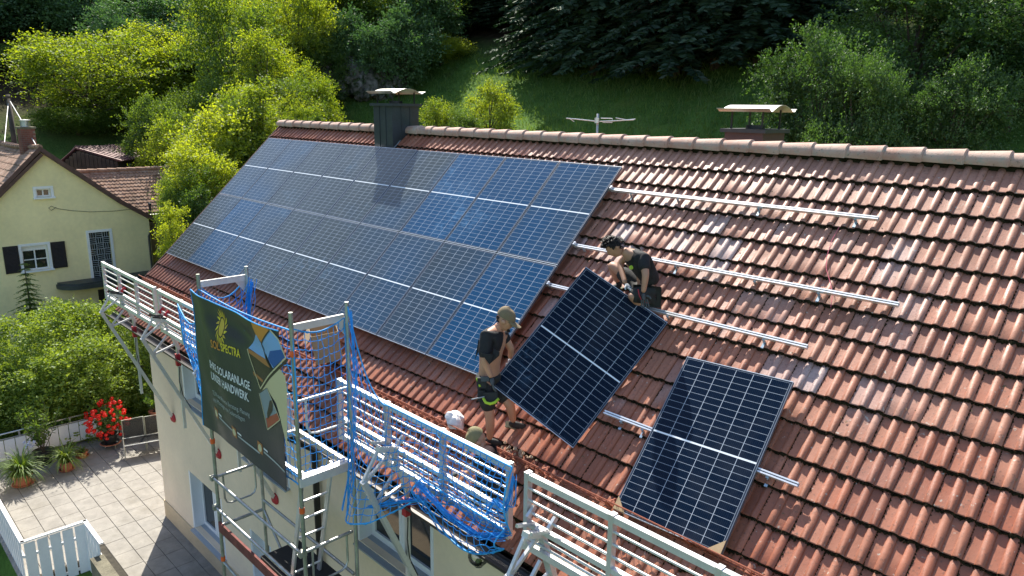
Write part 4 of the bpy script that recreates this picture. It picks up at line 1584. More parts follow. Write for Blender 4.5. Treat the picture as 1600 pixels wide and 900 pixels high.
# geranium: a ball of red flower heads over a dark pot on a saucer stand
gx, gy_ = -4.55, -2.98
t = pot(gx, gy_, 0.21, 0.26, M['black'], label='large red geranium in a dark pot on a small stand by the railing', z=TZ + 0.16)
MB().lathe((gx, gy_, TZ + 0.135), [(0.2, 0), (0.27, 0.03), (0.26, 0.045), (0.2, 0.02)], 22).build('dish', M['terracotta'], t, smooth=35)
for a_ in (0.5, 2.6, 4.7):
    MB().tube([(gx + .16 * math.cos(a_), gy_ + .16 * math.sin(a_), TZ), (gx + .13 * math.cos(a_), gy_ + .13 * math.sin(a_), TZ + .14)], 0.012, 6).build('stand_leg', M['steel_dark'], t)
gr2 = np.random.RandomState(5)
C_, A_, B_ = [], [], []
cen = np.array([gx, gy_, TZ + 0.85])
for q in range(900):
    d_ = unit(gr2.normal(size=3))
    p = cen + d_ * np.array([.42, .42, .42]) * gr2.uniform(.4, .95)
    ax = unit(gr2.normal(size=3) + np.array([0, 0, .3]))
    C_.append(p)
    A_.append(ax * .04)
    B_.append(unit(np.cross(ax, gr2.normal(size=3))) * .032)
inst('leaves', leaves_mesh('leaves', np.array(C_) - np.array(t.location), np.array(A_), np.array(B_), M['leaf_mid']), t)
C_, A_, B_ = [], [], []
heads = MB()
for q in range(74):
    d_ = unit(gr2.normal(size=3) + np.array([0.35, -0.3, 0.25]))
    hc = cen + d_ * np.array([.50, .56, .55]) * gr2.uniform(.75, 1.08)
    hr = gr2.uniform(.045, .075)
    for w in range(46):
        dd_ = unit(gr2.normal(size=3))
        p = hc + dd_ * hr * gr2.uniform(.6, 1.0)
        s_ = unit(np.cross(dd_, gr2.normal(size=3)))
        C_.append(p)
        A_.append(s_ * .022)
        B_.append(unit(np.cross(s_, dd_)) * .019)
inst('flowers', leaves_mesh('flowers', np.array(C_) - np.array(t.location), np.array(A_), np.array(B_), M['petal']), t)
t = pot(-4.5, -3.72, 0.15, 0.15, M['terracotta'], label='low trough pot between the strap-leaved plant and the geranium', saucer=True)
strap_plant(t, -4.5, -3.72, TZ + 0.15, 40, 0.25, M['leaf_mid'], 12)
t = pot(-4.5, -1.75, 0.17, 0.22, M['terracotta'], label='leafy plant in a red pot behind the metal garden frame', z=TZ + 0.55)
stems_plant(t, -4.5, -1.75, TZ + 0.75, 9, 0.5, 0.12, M['leaf_mid'], 8, 0.35, 26, .25)
MB().span(-4.8, -4.2, -2.05, -1.45, TZ, TZ + 0.55).build('plinth', M['stone'], t)
# metal garden chair folded by the house corner
gc = thing('garden_chair', (-3.3, -2.3, TZ), 'metal tube garden chair with dark mesh, left of the house corner', 'chair')
c0 = Vector((-3.45, -2.95, TZ))
cx_, cy_ = Vector((0.28, 0.96, 0)).normalized(), Vector((-0.96, 0.28, 0)).normalized()
Zv = Vector((0, 0, 1))
MB().tube([c0 + Zv * 0.02, c0 + Zv * 0.66 + cy_ * .02], 0.016, 7).build('leg', M['steel'], gc)
MB().tube([c0 + cx_ * 1.05, c0 + cx_ * 1.05 + Zv * 0.62], 0.016, 7).build('leg', M['steel'], gc)
MB().tube([c0 + cy_ * .5, c0 + cy_ * .55 + Zv * 0.95, c0 + cy_ * .55 + cx_ * .52 + Zv * 0.97, c0 + cy_ * .5 + cx_ * .52 + Zv * 0.0], 0.014, 7).build('back_frame', M['steel_dark'], gc)
MB().tube([c0 + cy_ * .5 + cx_ * .55, c0 + cy_ * .55 + cx_ * .55 + Zv * 0.95, c0 + cy_ * .55 + cx_ * 1.05 + Zv * 0.97, c0 + cy_ * .5 + cx_ * 1.05 + Zv * 0.0], 0.014, 7).build('back_frame', M['steel_dark'], gc)
MB().tube([c0 + Zv * 0.42, c0 + cx_ * 1.05 + Zv * 0.42, c0 + cx_ * 1.05 + cy_ * .52 + Zv * 0.42, c0 + cy_ * .52 + Zv * 0.42], 0.012, 6, closed=True).build('seat_frame', M['steel'], gc)
kk = NT('dark_mesh_fabric')
kk.b.inputs['Base Color'].default_value = (0.02, 0.022, 0.022, 1)
kk.b.inputs['Alpha'].default_value = 0.72
MB().prism([c0 + Zv * .42, c0 + cx_ * 1.05 + Zv * .42, c0 + cx_ * 1.05 + cy_ * .52 + Zv * .42, c0 + cy_ * .52 + Zv * .42], Zv * .004).build('seat_mesh', kk.mat, gc)
MB().prism([c0 + cy_ * .52 + Zv * .45, c0 + cy_ * .52 + cx_ * 1.05 + Zv * .45, c0 + cy_ * .55 + cx_ * 1.05 + Zv * .93, c0 + cy_ * .55 + Zv * .93], cy_ * .004).build('back_mesh', kk.mat, gc)

# hedge and young fir
hedge_me = crown('hedge', 31, 80, 80, 13, 0.019, M['hedge'], 0.44, 0.44, 0.42, 0.16, 0.6, True, 0.3, box=True)
o = inst('hedge_bush', hedge_me, None, (-7.7, -2.75, -8.95), (0, 0, 0.4), (4.4, 4.9, 3.75))
tag(o, 'big rounded green bush between the terrace and the yellow house', 'bush')
o = inst('hedge_bush', hedge_me, None, (-7.6, -4.9, -8.95), (0, 0, 1.4), (3.6, 3.4, 2.55))
tag(o, 'lower green bush at the left edge behind the white railing panels', 'bush')
o = inst('hedge_bush', hedge_me, None, (-7.0, -0.2, -8.95), (0, 0, 2.4), (4.2, 4.4, 3.4))
tag(o, 'green bush behind the beige house corner, right of the big rounded one', 'bush')
o = inst('hedge_bush', hedge_me, None, (-10.6, -1.4, -8.95), (0, 0, 3.1), (3.0, 3.0, 2.5))
tag(o, 'yellow-green bush below the canopy of the yellow house', 'bush')
fir = spruce_mesh('young_fir', 33, 20, M['leaf_mid'], 7)
fb = atd(36, 402, 26)
o = inst('young_fir', fir, None, (fb.x, fb.y, -8.9), (0, 0, 1.0), (5.2, 5.2, fb.z + 8.9))
tag(o, 'young conifer in front of the lower windows of the yellow house', 'tree')

# ================================================================== YELLOW HOUSE
HX = -16.0
yh = thing('yellow_house', (HX - 4, -1.31, -8.9), 'yellow rendered gable house with brown shutters at the left edge', 'house')
yr, zr_ = -1.31, -1.05
gab = [(-4.95, -9.2), (2.35, -9.2), (2.35, -4.0), (1.35, -3.28), (yr, zr_), (-4.0, -3.75), (-4.95, -4.5)]
wl = MB()
yw = [(-2.34, -1.46, -5.58, -4.62), (-1.60, -1.10, -2.80, -2.48), (0.02, 0.78, -6.2, -4.34), (-2.25, -1.42, -8.2, -7.2)]
wl.prism([(HX - 9.5, a, b - (0.35 if b > -4.6 else 0)) for a, b in gab], (9.22, 0, 0))
# front skin with openings: strips in y
ys2 = sorted({-4.95, 2.35, yr, -4.0, 1.35} | {w[0] for w in yw} | {w[1] for w in yw})


def gtop(y):
    pr2 = [(-4.95, -4.5), (-4.0, -3.75), (yr, zr_), (1.35, -3.28), (2.35, -4.0)]
    for (a, b), (c, d) in zip(pr2, pr2[1:]):
        if a - 1e-6 <= y <= c + 1e-6:
            return b + (d - b) * (y - a) / (c - a)


for a, b in zip(ys2, ys2[1:]):
    cy2 = (a + b) / 2
    ops = sorted([(w[2], w[3]) for w in yw if w[0] - 1e-6 < cy2 < w[1]])
    z_ = -9.2
    for (c, d) in ops + [(None, None)]:
        if c is None:
            wl.prism([(HX - .28, a, z_), (HX - .28, b, z_), (HX - .28, b, gtop(b)), (HX - .28, a, gtop(a))], (.28, 0, 0))
        else:
            wl.prism([(HX - .28, a, z_), (HX - .28, b, z_), (HX - .28, b, c), (HX - .28, a, c)], (.28, 0, 0))
            z_ = d
wl.build('wall', M['yellow_render'], yh)
MB().span(HX, HX + 0.03, -4.95, 2.35, -9.2, -8.72).build('plinth', M['zinc_brown'], yh)


def ywindow(y0, y1, z0, z1, bars=(1, 1), shutters=0, sill=True, box_h=0.0):
    xf = HX - 0.10
    f = MB()
    t = 0.06
    # surround
    f.span(HX - .02, HX + 0.035, y0 - 0.09, y0 + .005, z0 - 0.02, z1 + 0.09).span(HX - .02, HX + 0.035, y1 - .005, y1 + 0.09, z0 - 0.02, z1 + 0.09)
    f.span(HX - .02, HX + 0.036, y0 + .005, y1 - .005, z1 - .005, z1 + 0.09)
    f.span(xf - .05, xf, y0, y1, z0, z0 + t).span(xf - .05, xf, y0, y1, z1 - t - box_h, z1)
    f.span(xf - .05, xf - .001, y0, y0 + t, z0 + t, z1 - t).span(xf - .05, xf - .001, y1 - t, y1, z0 + t, z1 - t)
    for q in range(bars[0]):
        yy = y0 + (y1 - y0) * (q + 1) / (bars[0] + 1)
        f.span(xf - .04, xf + .004, yy - .022, yy + .022, z0 + t, z1 - t - box_h)
    for q in range(bars[1]):
        zz = z0 + (z1 - box_h - z0) * (q + 1) / (bars[1] + 1)
        f.span(xf - .04, xf + .003, y0 + t, y1 - t, zz - .016, zz + .016)
    w = f.build('window', M['white_pvc'], yh)
    MB().span(xf - .035, xf - .028, y0 + t, y1 - t, z0 + t, z1 - t - box_h).build('pane', M['glass'], w)
    if sill:
        MB().span(xf, HX + 0.12, y0 - .12, y1 + .12, z0 - .06, z0 - 0.001).build('sill', M['white_paint'], w)
    for sd in ([-1, 1] if shutters == 2 else [1] if shutters == 1 else []):
        a, b = (y0 - 0.09 - 0.5, y0 - 0.10) if sd < 0 else (y1 + 0.10, y1 + 0.09 + 0.5)
        m_ = MB()
        m_.span(HX + .02, HX + .045, a, b, z0 - .02, z1 + .06)
        zz = z0 + 0.04
        while zz < z1:
            m_.box((HX + .05, (a + b) / 2, zz), (.012, b - a - .12, .035), (Vector((.8, 0, .6)), Vector((0, 1, 0)), Vector((-.6, 0, .8))))
            zz += 0.05
        m_.span(HX + .045, HX + .062, a, a + .05, z0 - .02, z1 + .06).span(HX + .045, HX + .062, b - .05, b, z0 - .02, z1 + .06)
        m_.build('shutter', M['shutter'], w)
    return w


ywindow(*yw[0], (1, 1), 2, True, 0.14)
ywindow(*yw[1], (1, 0), 0, True)
ywindow(*yw[3], (1, 1), 1, True)
# tall window of glass bricks behind a basket-weave grille
w3 = MB()
y0, y1, z0, z1 = yw[2]
w3.span(HX - .02, HX + 0.03, y0 - .1, y0, z0 - .1, z1 + .1).span(HX - .02, HX + 0.03, y1, y1 + .1, z0 - .1, z1 + .1).span(HX - .02, HX + 0.031, y0, y1, z1, z1 + .1).span(HX - .02, HX + 0.031, y0, y1, z0 - .1, z0)
w3 = w3.build('window', M['white_paint'], yh)
gm = MB()
nc, nr_ = 3, 8
cw, chh = (y1 - y0) / nc, (z1 - z0) / nr_
for i in range(nc):
    for j in range(nr_):
        a, b = y0 + i * cw, z0 + j * chh
        gm.span(HX - .09, HX - .05, a - .011, a + .011, b, b + chh).span(HX - .088, HX - .052, a, a + cw, b - .011, b + .011)
        if (i + j) % 2:
            for q in (1, 2):
                gm.span(HX - .086, HX - .054, a + cw * q / 3 - .010, a + cw * q / 3 + .010, b, b + chh)
        else:
            for q in (1, 2):
                gm.span(HX - .086, HX - .054, a, a + cw, b + chh * q / 3 - .010, b + chh * q / 3 + .010)
gm.build('grille', M['sill'], w3)
MB().span(HX - .12, HX - .10, y0, y1, z0, z1).build('pane', M['glass'], w3)

# curved canopy over the entrance
cn = MB()
n_ = 16
poly = [(HX, -1.35, -6.42)]
for i in range(n_ + 1):
    a = PI / 2 * i / n_
    poly.append((HX + 0.85 * math.sin(a), -1.35 + 0.85 * (1 - math.cos(a)), -6.42))
poly += [(HX + .85, 3.2, -6.42), (HX, 3.2, -6.42)]
cn.prism(poly, (0, 0, 0.17))
pol2 = [(a if a <= HX else a - .06, b + (.05 if b < 0 else 0), c + .17) for a, b, c in poly]
cn.prism(pol2, (0, 0, 0.07))
cn.build('canopy', M['zinc'], yh)
MB().span(HX + .001, HX + .03, 0.1, 1.2, -8.8, -6.7).build('door', M['shutter'], yh)
# roof planes with verge boards and plain-tile relief
k = NT('old_beaver_tiles')
P_ = k.pos()
sp_ = k.n('SeparateXYZ')
k.l(P_, sp_.inputs[0])
c_ = k.ramp(k.noise(P_, 5.5, 4.0, 0.7), [(0.3, (0.20, 0.105, 0.065)), (0.5, (0.36, 0.21, 0.14)), (0.72, (0.46, 0.33, 0.25))])
c_ = k.mix(k.mapr(k.noise(P_, 1.3, 4.0, 0.7), 0.5, 0.66, 0, 0.7), c_, (0.085, 0.06, 0.035))
c_ = k.mix(k.mapr(k.noise(P_, 30.0, 3.0), 0.6, 0.68, 0, 0.6), c_, (0.05, 0.045, 0.025))
k.l(c_, k.b.inputs['Base Color'])
k.b.inputs['Roughness'].default_value = 0.9
k.bump(k.noise(P_, 30.0, 3.0), 0.5, 0.01)
M['oldtile'] = k.mat


def plain_tiles(O, E1, E2, L1, L2, parent, name, tw=0.17, th=0.155, seed=1, sag=0.0):
    """O ridge corner, E1 along ridge, E2 down the slope; every tile a proud rounded-tip leaf of clay"""
    r = random.Random(seed)
    m_ = MB()
    n3 = E1.cross(E2).normalized()
    if n3.z < 0:
        n3 = -n3
    rows = int(L2 / th)
    for j in range(rows):
        v = j * th
        cols = int(L1 / tw)
        for i in range(-1, cols + 1):
            u = i * tw + (tw / 2 if j % 2 else 0)
            u0_, u1_ = max(0, u + 0.004), min(L1, u + tw - 0.004)
            if u1_ - u0_ < 0.04:
                continue
            lift = 0.012 + r.uniform(-.004, .008)
            sg_ = -sag * math.sin(PI * min(1, (u / L1))) * (1 - v / L2) if sag else 0
            tip = v + th + 0.05 + r.uniform(-.008, .008)
            um = (u0_ + u1_) / 2
            b = O + n3 * sg_
            q = [b + E1 * u0_ + E2 * v + n3 * 0.004, b + E1 * u1_ + E2 * v + n3 * .004, b + E1 * u1_ + E2 * (tip - 0.05) + n3 * (lift + .014), b + E1 * um + E2 * tip + n3 * (lift + .018), b + E1 * u0_ + E2 * (tip - .05) + n3 * (lift + .014)]
            lo = [x_ - n3 * 0.016 for x_ in q]
            m_.add(q + lo, [(0, 1, 2, 3, 4), (2, 7, 8, 3), (3, 8, 9, 4), (1, 6, 7, 2), (4, 9, 5, 0)])
    o_ = m_.build(name, M['oldtile'], parent)
    o_['kind'] = 'stuff'
    return o_


def slope_board(poly, parent, name='roof'):
    n3 = (Vector(poly[1]) - Vector(poly[0])).cross(Vector(poly[2]) - Vector(poly[0])).normalized()
    if n3.z < 0:
        n3 = -n3
    return MB().prism([Vector(p_) - n3 * 0.12 for p_ in poly], n3 * 0.118).build(name, M['brown_wood'], parent)


XO = HX + 0.22
Lr = 9.8
yr_roof = slope_board([(XO, yr, zr_ - .08), (XO - Lr, yr, zr_ - .08), (XO - Lr, -4.1, -3.80), (XO, -4.1, -3.80)], yh, 'roof')
E2 = Vector((0, -4.1 - yr, -3.72 - zr_ - .12)).normalized()
plain_tiles(Vector((XO, yr, zr_ + .12)), Vector((-1, 0, 0)), E2, Lr, 4.2, yr_roof, 'plain_tiles', 0.18, 0.30, 3, 0.16)
rr2 = slope_board([(XO, yr, zr_ + .12), (XO - Lr, yr, zr_ + .12), (XO - Lr, 1.35, -3.16), (XO, 1.35, -3.16)], yh, 'roof')
E2 = Vector((0, 1.35 - yr, -3.16 - zr_ - .12)).normalized()
plain_tiles(Vector((XO, yr, zr_ + .12)), Vector((-1, 0, 0)), E2, Lr, 3.35, rr2, 'plain_tiles', 0.18, 0.30, 4)
rr3 = slope_board([(XO, 1.35, -3.16), (XO - Lr, 1.35, -3.16), (XO - Lr, 2.75, -4.12), (XO, 2.75, -4.12)], yh, 'roof')
vb = MB()
for (a, b), (c, d) in zip([(-4.1, -3.70), (yr, zr_ + .16), (1.35, -3.13)], [(yr, zr_ + .16), (1.35, -3.13), (2.75, -4.09)]):
    vb.prism([(XO - .02, a, b - .17), (XO - .02, c, d - .17), (XO - .02, c, d + .02), (XO - .02, a, b + .02)], (.04, 0, 0))
vb.build('verge_board', M['brown_wood'], yh)
rc = MB()
for q in range(25):
    x_ = XO - q * 0.4
    zz = zr_ + .15 - 0.16 * math.sin(PI * min(1, q * .4 / Lr))
    rc.tube([(x_, yr, zz), (x_ - .41, yr, zz - .01)], [0.10, 0.085], 8)
rc.build('ridge_tiles', M['oldtile'], yh, smooth=40)
MB().tube([(HX + .05, 2.74, -4.2), (HX - 9, 2.74, -4.2)], 0.07, 8).build('gutter', M['gutter'], yh)
MB().tube([(HX + .1, 2.7, -4.25), (HX + .1, 2.35, -4.5), (HX + .1, 2.25, -4.7), (HX + .1, 2.25, -8.9)], 0.045, 8).build('downpipe', M['gutter'], yh, smooth=50)
# brick chimney on the ridge
cb = thing_ = None
bcx = -17.6
chm = MB().span(bcx - .27, bcx + .27, yr - .24, yr + .24, zr_ - .3, zr_ + 0.78).build('chimney', plain('brick_mortar', (0.22, 0.17, 0.14), 0.95), yh)
br_ = MB()
r = random.Random(2)
for j in range(13):
    for i in range(3):
        o_ = 0.09 if j % 2 else 0
        z_ = zr_ - .25 + j * 0.078
        x0_ = bcx - .27 + i * 0.185 - o_ + .01
        br_.span(max(x0_, bcx - .275), min(x0_ + .17, bcx + .275), yr - .255, yr - .24, z_, z_ + .065)
        y0_ = yr - .24 + i * 0.165 - o_ + .01
        br_.span(bcx + .27, bcx + .285, max(y0_, yr - .245), min(y0_ + .15, yr + .245), z_, z_ + .065)
b_ = br_.build('bricks', plain('chimney_brick', (0.20, 0.075, 0.055), 0.9, 0, 0.25, 7), chm)
b_['kind'] = 'stuff'
MB().span(bcx - .32, bcx + .32, yr - .29, yr + .29, zr_ + .78, zr_ + .84).build('chimney_cap', M['stone'], chm)
MB().lathe((bcx, yr, zr_ + .84), [(.17, 0), (.17, .22), (.20, .23), (.20, .26), (.02, .28)], 14).build('flue_pipe', M['steel'], chm, smooth=40)
# small cable loop hanging on the wall
cb_ = [onp(x_, y_, 0, HX + .03) for x_, y_ in [(88, 324), (80, 329), (76, 325), (80, 322), (90, 326), (110, 329), (140, 331), (175, 330), (215, 326)]]
MB().tube(cb_, 0.009, 5).build('cable', M['black'], yh)

# annex with mossy plain tiles
an_ = thing('annex', (-18.5, 3.2, -8.9), 'low annex with a mossy tiled roof, right of the yellow gable', 'building')
ar, ae = -2.2, -4.0
MB().prism([(-21.5, 0.8, -9.2), (-17.75, 0.8, -9.2), (-17.75, 0.8, ae - .05), (-19.5, 0.8, ar - .2), (-21.5, 0.8, ae - .1)], (0, 4.35, 0)).build('wall', M['render_base'], an_)
b_ = slope_board([(-19.5, 0.3, ar), (-19.5, 5.35, ar), (-17.45, 5.35, ae), (-17.45, 0.3, ae)], an_)
E2 = Vector((2.05, 0, ae - ar)).normalized()
plain_tiles(Vector((-19.5, 0.3, ar)), Vector((0, 1, 0)), E2, 5.05, 2.75, b_, 'plain_tiles', 0.155, 0.20, 9)
slope_board([(-19.5, 0.3, ar), (-19.5, 5.35, ar), (-21.6, 5.35, ae), (-21.6, 0.3, ae)], an_)
rc = MB()
for q in range(13):
    rc.tube([(-19.5, 0.35 + q * .4, ar + .03), (-19.5, 0.76 + q * .4, ar + .02)], [0.10, 0.085], 8)
rc.build('ridge_tiles', M['oldtile'], an_, smooth=40)
vp_ = onp(235, 332, 0, -17.62)
vpp = MB().lathe((vp_.x, vp_.y, vp_.z - .1), [(.05, 0), (.05, .42), (.07, .43), (.07, .5), (.03, .54)], 10)
vpp.build('vent_pipe', M['zinc'], an_, smooth=40)
MB().tube([(-17.38, 0.3, ae - .04), (-17.38, 5.4, ae - .04)], 0.06, 8).build('gutter', M['gutter'], an_)

# dark barn with rusty sheet roofs, further back
bn_ = thing('barn', tuple(on_ground(130, 38)), 'dark weathered barn with brown sheet metal roofs behind the annex', 'barn')
ap = atd(118, 233, 38)
rg = atd(72, 226, 42.5)
ax1 = Vector(((rg - ap).x, (rg - ap).y, 0))
e_l = atd(94, 254, 37.4)
e_r = atd(182, 251, 37.4)
gy0 = Vector((e_r.x - e_l.x, e_r.y - e_l.y, 0)).normalized()
ax1 = Vector((-gy0.y, gy0.x, 0))
if ax1.dot(Vector(((rg - ap).x, (rg - ap).y, 0))) < 0:
    ax1 = -ax1
M['rust'] = plain('rusty_sheet', (0.13, 0.055, 0.05), 0.6, 0.2, 0.3, 1.5, 0.2, 10)
M['oldwood'] = plain('weathered_boards', (0.055, 0.045, 0.035), 0.95, 0, 0.35, 2.5, 0.3, 10)
el, er = e_l, Vector((e_r.x, e_r.y, e_r.z))
fl_ = lambda p_: Vector((p_.x, p_.y, bn_.location.z - 1))
ins = ax1 * 0.15
MB().prism([fl_(el) + ins, fl_(er) + ins, er + ins - Vector((0, 0, .05)), ap + ins - Vector((0, 0, .05)), el + ins - Vector((0, 0, .05))], ax1 * 4.5).build('wall', M['oldwood'], bn_)
wb = MB()
for q in range(14):
    t_ = (q + .5) / 14
    p_ = fl_(el).lerp(fl_(er), t_)
    ztop = el.z + (ap.z - el.z) * min(1, t_ / 0.30) if t_ < .3 else ap.z + (er.z - ap.z) * (t_ - .3) / .7
    wb.bar(Vector((p_.x, p_.y, fl_(el).z)) + ins * .8, Vector((p_.x, p_.y, ztop - .08)) + ins * .8, (el - er).length / 14 * .86, .03, ax1)
wb = wb.build('board_cladding', M['oldwood'], bn_)
wb['kind'] = 'stuff'
for (e_, nm) in ((el, 'roof'), (er, 'roof')):
    o_ = (e_ - ap).normalized() * 0.25
    ro = MB().prism([ap, e_ + o_, e_ + o_ + ax1 * 4.6, ap + ax1 * 4.6], (0, 0, .05))
    L = (e_ + o_ - ap)
    for q in range(12):
        a = ap + ax1 * (0.02 + q * .41) + Vector((0, 0, .07))
        ro.bar(a, a + L, .03, .04)
    ro.build('roof', M['rust'], bn_)
wz = atd(190, 228, 39.5)
w2 = [atd(118, 229, 40.5), atd(200, 227, 40.5)]
w2[1].z = w2[0].z
dn_ = -ax1 * 1.6 + Vector((0, 0, -0.85))
ro = MB().prism([w2[0], w2[1], w2[1] + dn_, w2[0] + dn_], (0, 0, .05))
for q in range(14):
    a = w2[0].lerp(w2[1], (q + .2) / 14) + Vector((0, 0, .07))
    ro.bar(a, a + dn_, .03, .04)
ro.build('roof', M['rust'], bn_)
MB().prism([w2[0] - Vector((0, 0, 4)), w2[1] - Vector((0, 0, 4)), w2[1] - Vector((0, 0, .02)), w2[0] - Vector((0, 0, .02))], ax1 * 2 ).build('wall', M['oldwood'], bn_)

# pole with wires
pb = atd(23, 225, 33)
pt = atd(12, 148, 33)
tp = thing('utility_pole', (pb.x, pb.y, ground_z(pb.x, pb.y)), 'leaning wooden pole with stay wires behind the yellow roof', 'pole')
MB().tube([Vector((pb.x, pb.y, ground_z(pb.x, pb.y))), pb, pt], [0.13, 0.11, 0.09], 8).build('post', M['oldwood'], tp, smooth=True)
M['wire'] = plain('pale_wire', (0.5, 0.5, 0.5), 0.5)
MB().tube([atd(15, 157, 33), onp(57, 228, 1, yr)], 0.018, 5).build('wire', M['wire'], tp)
MB().tube([atd(13, 160, 33), atd(7, 222, 30)], 0.014, 5).build('wire', M['wire'], tp)
MB().box(atd(11, 152, 33), (.3, .3, .1)).build('crosspiece', M['oldwood'], tp)
# ================================================================== EDGE PROTECTION RAILINGS
YRL = -3.90


def railing(x0, x1, label, posts, lower=True):
    t = thing('guard_railing', (x0, YRL, -3.2), label, 'railing', 'aluminium guard railings along the eave')
    t['label'] = label
    def rod_(z, r, nm='rail', n=8, dy=0.0):
        MB().tube([(x0, YRL + dy, z), (x1, YRL + dy, z)], r, n).build(nm, M['alu_white'], t, smooth=50)
    MB().bar((x0, YRL, -2.46), (x1, YRL, -2.46), 0.052, 0.06).build('top_rail', M['alu_white'], t)
    for z in (-2.58, -2.695, -2.81):
        rod_(z, 0.0125)
    MB().bar((x0, YRL, -2.93), (x1, YRL, -2.93), 0.05, 0.05).build('bottom_rail', M['alu_white'], t)
    if lower:
        rod_(-3.02, 0.0125)
        rod_(-3.08, 0.0125, dy=-0.01)
        MB().bar((x0, YRL - 0.005, -3.16), (x1, YRL - 0.005, -3.16), 0.045, 0.065).build('toe_rail', M['alu_white'], t)
    for px_ in posts:
        MB().bar((px_, YRL, -3.20), (px_, YRL, -2.43), 0.046, 0.062, (0, 1, 0)).build('post', M['alu'], t)
        MB().box((px_, YRL, -2.425), (0.05, 0.066, 0.01)).build('post_cap', M['alu'], t)
    return t


railing(0.20, 3.16, 'aluminium guard railing at the far left end of the eave', [0.22, 1.18, 2.16, 3.12])
railing(3.34, 6.30, 'aluminium guard railing just left of the banner, its right end in blue net', [3.36, 4.33, 5.30, 6.27])
railing(9.25, 12.22, 'netted aluminium guard railing between the scaffold tower and the gap', [9.27, 10.25, 11.22, 12.20])
railing(12.42, 16.3, 'bare aluminium guard railing at the bottom right, below the lying panel', [12.44, 13.40, 14.37, 15.34])


def bracket(X, label, full=True):
    cm = M['black'] if X < 10 else M['alu']
    t = thing('eave_bracket', (X, -3.9, -3.2), label, 'bracket')
    V = lambda y, z, dx=0: Vector((X + dx, y, z))
    MB().bar(V(-4.31, -3.20), V(-3.20, -5.72), 0.055, 0.075, (1, 0, 0)).build('brace', M['alu'], t)
    MB().bar(V(-3.93, -2.90, .002), V(-3.72, -3.52, .002), 0.055, 0.085, (1, 0, 0)).build('inner_chord', M['alu_white'], t)
    MB().bar(V(-3.74, -3.42), V(-3.74, -5.05), 0.045, 0.045, (1, 0, 0)).build('upright', M['alu'], t)
    MB().bar(V(-4.12, -2.88, .004), V(-3.86, -2.98, .004), 0.075, 0.05, (0, 0, 1)).build('head_beam', M['alu_white'], t)
    for a, b in (((-4.31, -3.20), (-4.09, -2.87)), ((-4.30, -3.22), (-3.92, -2.96)), ((-4.17, -3.53), (-3.90, -3.24)), ((-4.17, -3.54), (-3.76, -3.42))):
        MB().bar(V(*a, -.003), V(*b, -.003), 0.032, 0.032, (1, 0, 0)).build('strut', M['alu_white'], t)
    MB().bar(V(-4.13, -2.83, -.09), V(-3.90, -2.90, -.09), 0.028, 0.03).build('clamp', cm, t)
    MB().bar(V(-4.13, -2.83, .09), V(-3.90, -2.90, .09), 0.028, 0.03).build('clamp', cm, t)
    MB().bar(V(-3.95, -2.84, -.13), V(-3.86, -2.76, -.13), 0.03, 0.05).build('clamp_handle', M['red'] if X < 10 else M['alu'], t)
    MB().bar(V(-3.95, -2.84, .13), V(-3.86, -2.76, .13), 0.03, 0.05).build('clamp_handle', M['red'] if X < 10 else M['alu'], t)
    MB().box(V(-3.75, -3.72, .0), (0.08, 0.07, 0.22)).build('ratchet_box', M['red'], t)
    pd = MB().lathe(V(-3.165, -5.76), [(0.02, 0.06), (0.06, 0.055), (0.10, 0.02), (0.10, 0.0)], 18, (0, -1, 0))
    pd.build('wall_pad', M['red'], t, smooth=40)
    MB().tube([V(-3.75, -3.85, .03), V(-3.78, -4.1, .05), V(-3.73, -4.4, .02), V(-3.6, -4.7, 0)], 0.007, 5).build('strap', M['black'], t)
    return t


bracket(1.24, 'leftmost eave bracket, its brace in front of the hedge')
bracket(3.52, 'second eave bracket from the left, at the joint of two railings')
bracket(5.80, 'eave bracket whose brace runs down behind the banner')
bracket(10.36, 'eave bracket draped in blue net in front of the large window')
bracket(12.62, 'eave bracket at the gap between the two right railings')

# ================================================================== SCAFFOLD TOWER
tw = thing('scaffold_tower', (8.25, -4.3, -8.6), 'narrow scaffold tower of galvanised tubes in front of the beige wall', 'scaffold')
XA, XB, YF, YB = 7.02, 9.50, -4.60, -3.95
for (x, y, zt) in ((XA, YF, -1.42), (XB, YF, -1.42), (XA + .03, YB, -1.40), (XB + .08, YB, -1.40)):
    p = MB().tube([(x, y, -8.58), (x, y, zt)], 0.0245, 10).build('post', M['steel_dark'] if y == YF else M['steel'], tw, smooth=50)
    zs_ = [-3.80, -5.65] + ([-1.89] if (x == XB and y == YF) else [])
    if y == YF:
        for z in zs_:
            MB().lathe((x, y, z - .035), [(0.031, 0), (0.033, .035), (0.031, .07)], 12).build('locking_ring', M['orange'], p, smooth=50)


def trail(a, b, r=0.0215, m='steel', nm='guard_rail'):
    return MB().tube([a, b], r, 9).build(nm, M[m], tw, smooth=50)


for z in (-4.35, -4.81):
    trail((XA, YF - .04, z), (XB, YF - .04, z))
    for x in (XA, XB):
        MB().box((x, YF - .03, z), (.07, .09, .07)).build('coupler', M['steel_dark'], tw)
trail((XA, YB, -4.95), (XB, YB, -4.95))
for x in (XA, XB):
    trail((x, YF, -4.35), (x, YB, -4.35))
    trail((x, YF, -5.12), (x, YB, -5.12), 0.024)
    trail((x, YF, -7.2), (x, YB, -7.2), 0.024)
    y0, y1 = YF + .10, YB - .08
    MB().tube([(x, y0, -4.37), (x, y0, -4.72), (x, y0 + .03, -4.79), (x, y0 + .09, -4.82), (x, y1 - .09, -4.82), (x, y1 - .03, -4.79), (x, y1, -4.72), (x, y1, -4.37)], 0.014, 7).build('end_guard', M['steel'], tw, smooth=50)
trail((XA, YF, -5.16), (XB, YF, -5.16), 0.024)
trail((XA, YF, -5.7), (XB, YB, -7.2), 0.02, nm='diagonal')
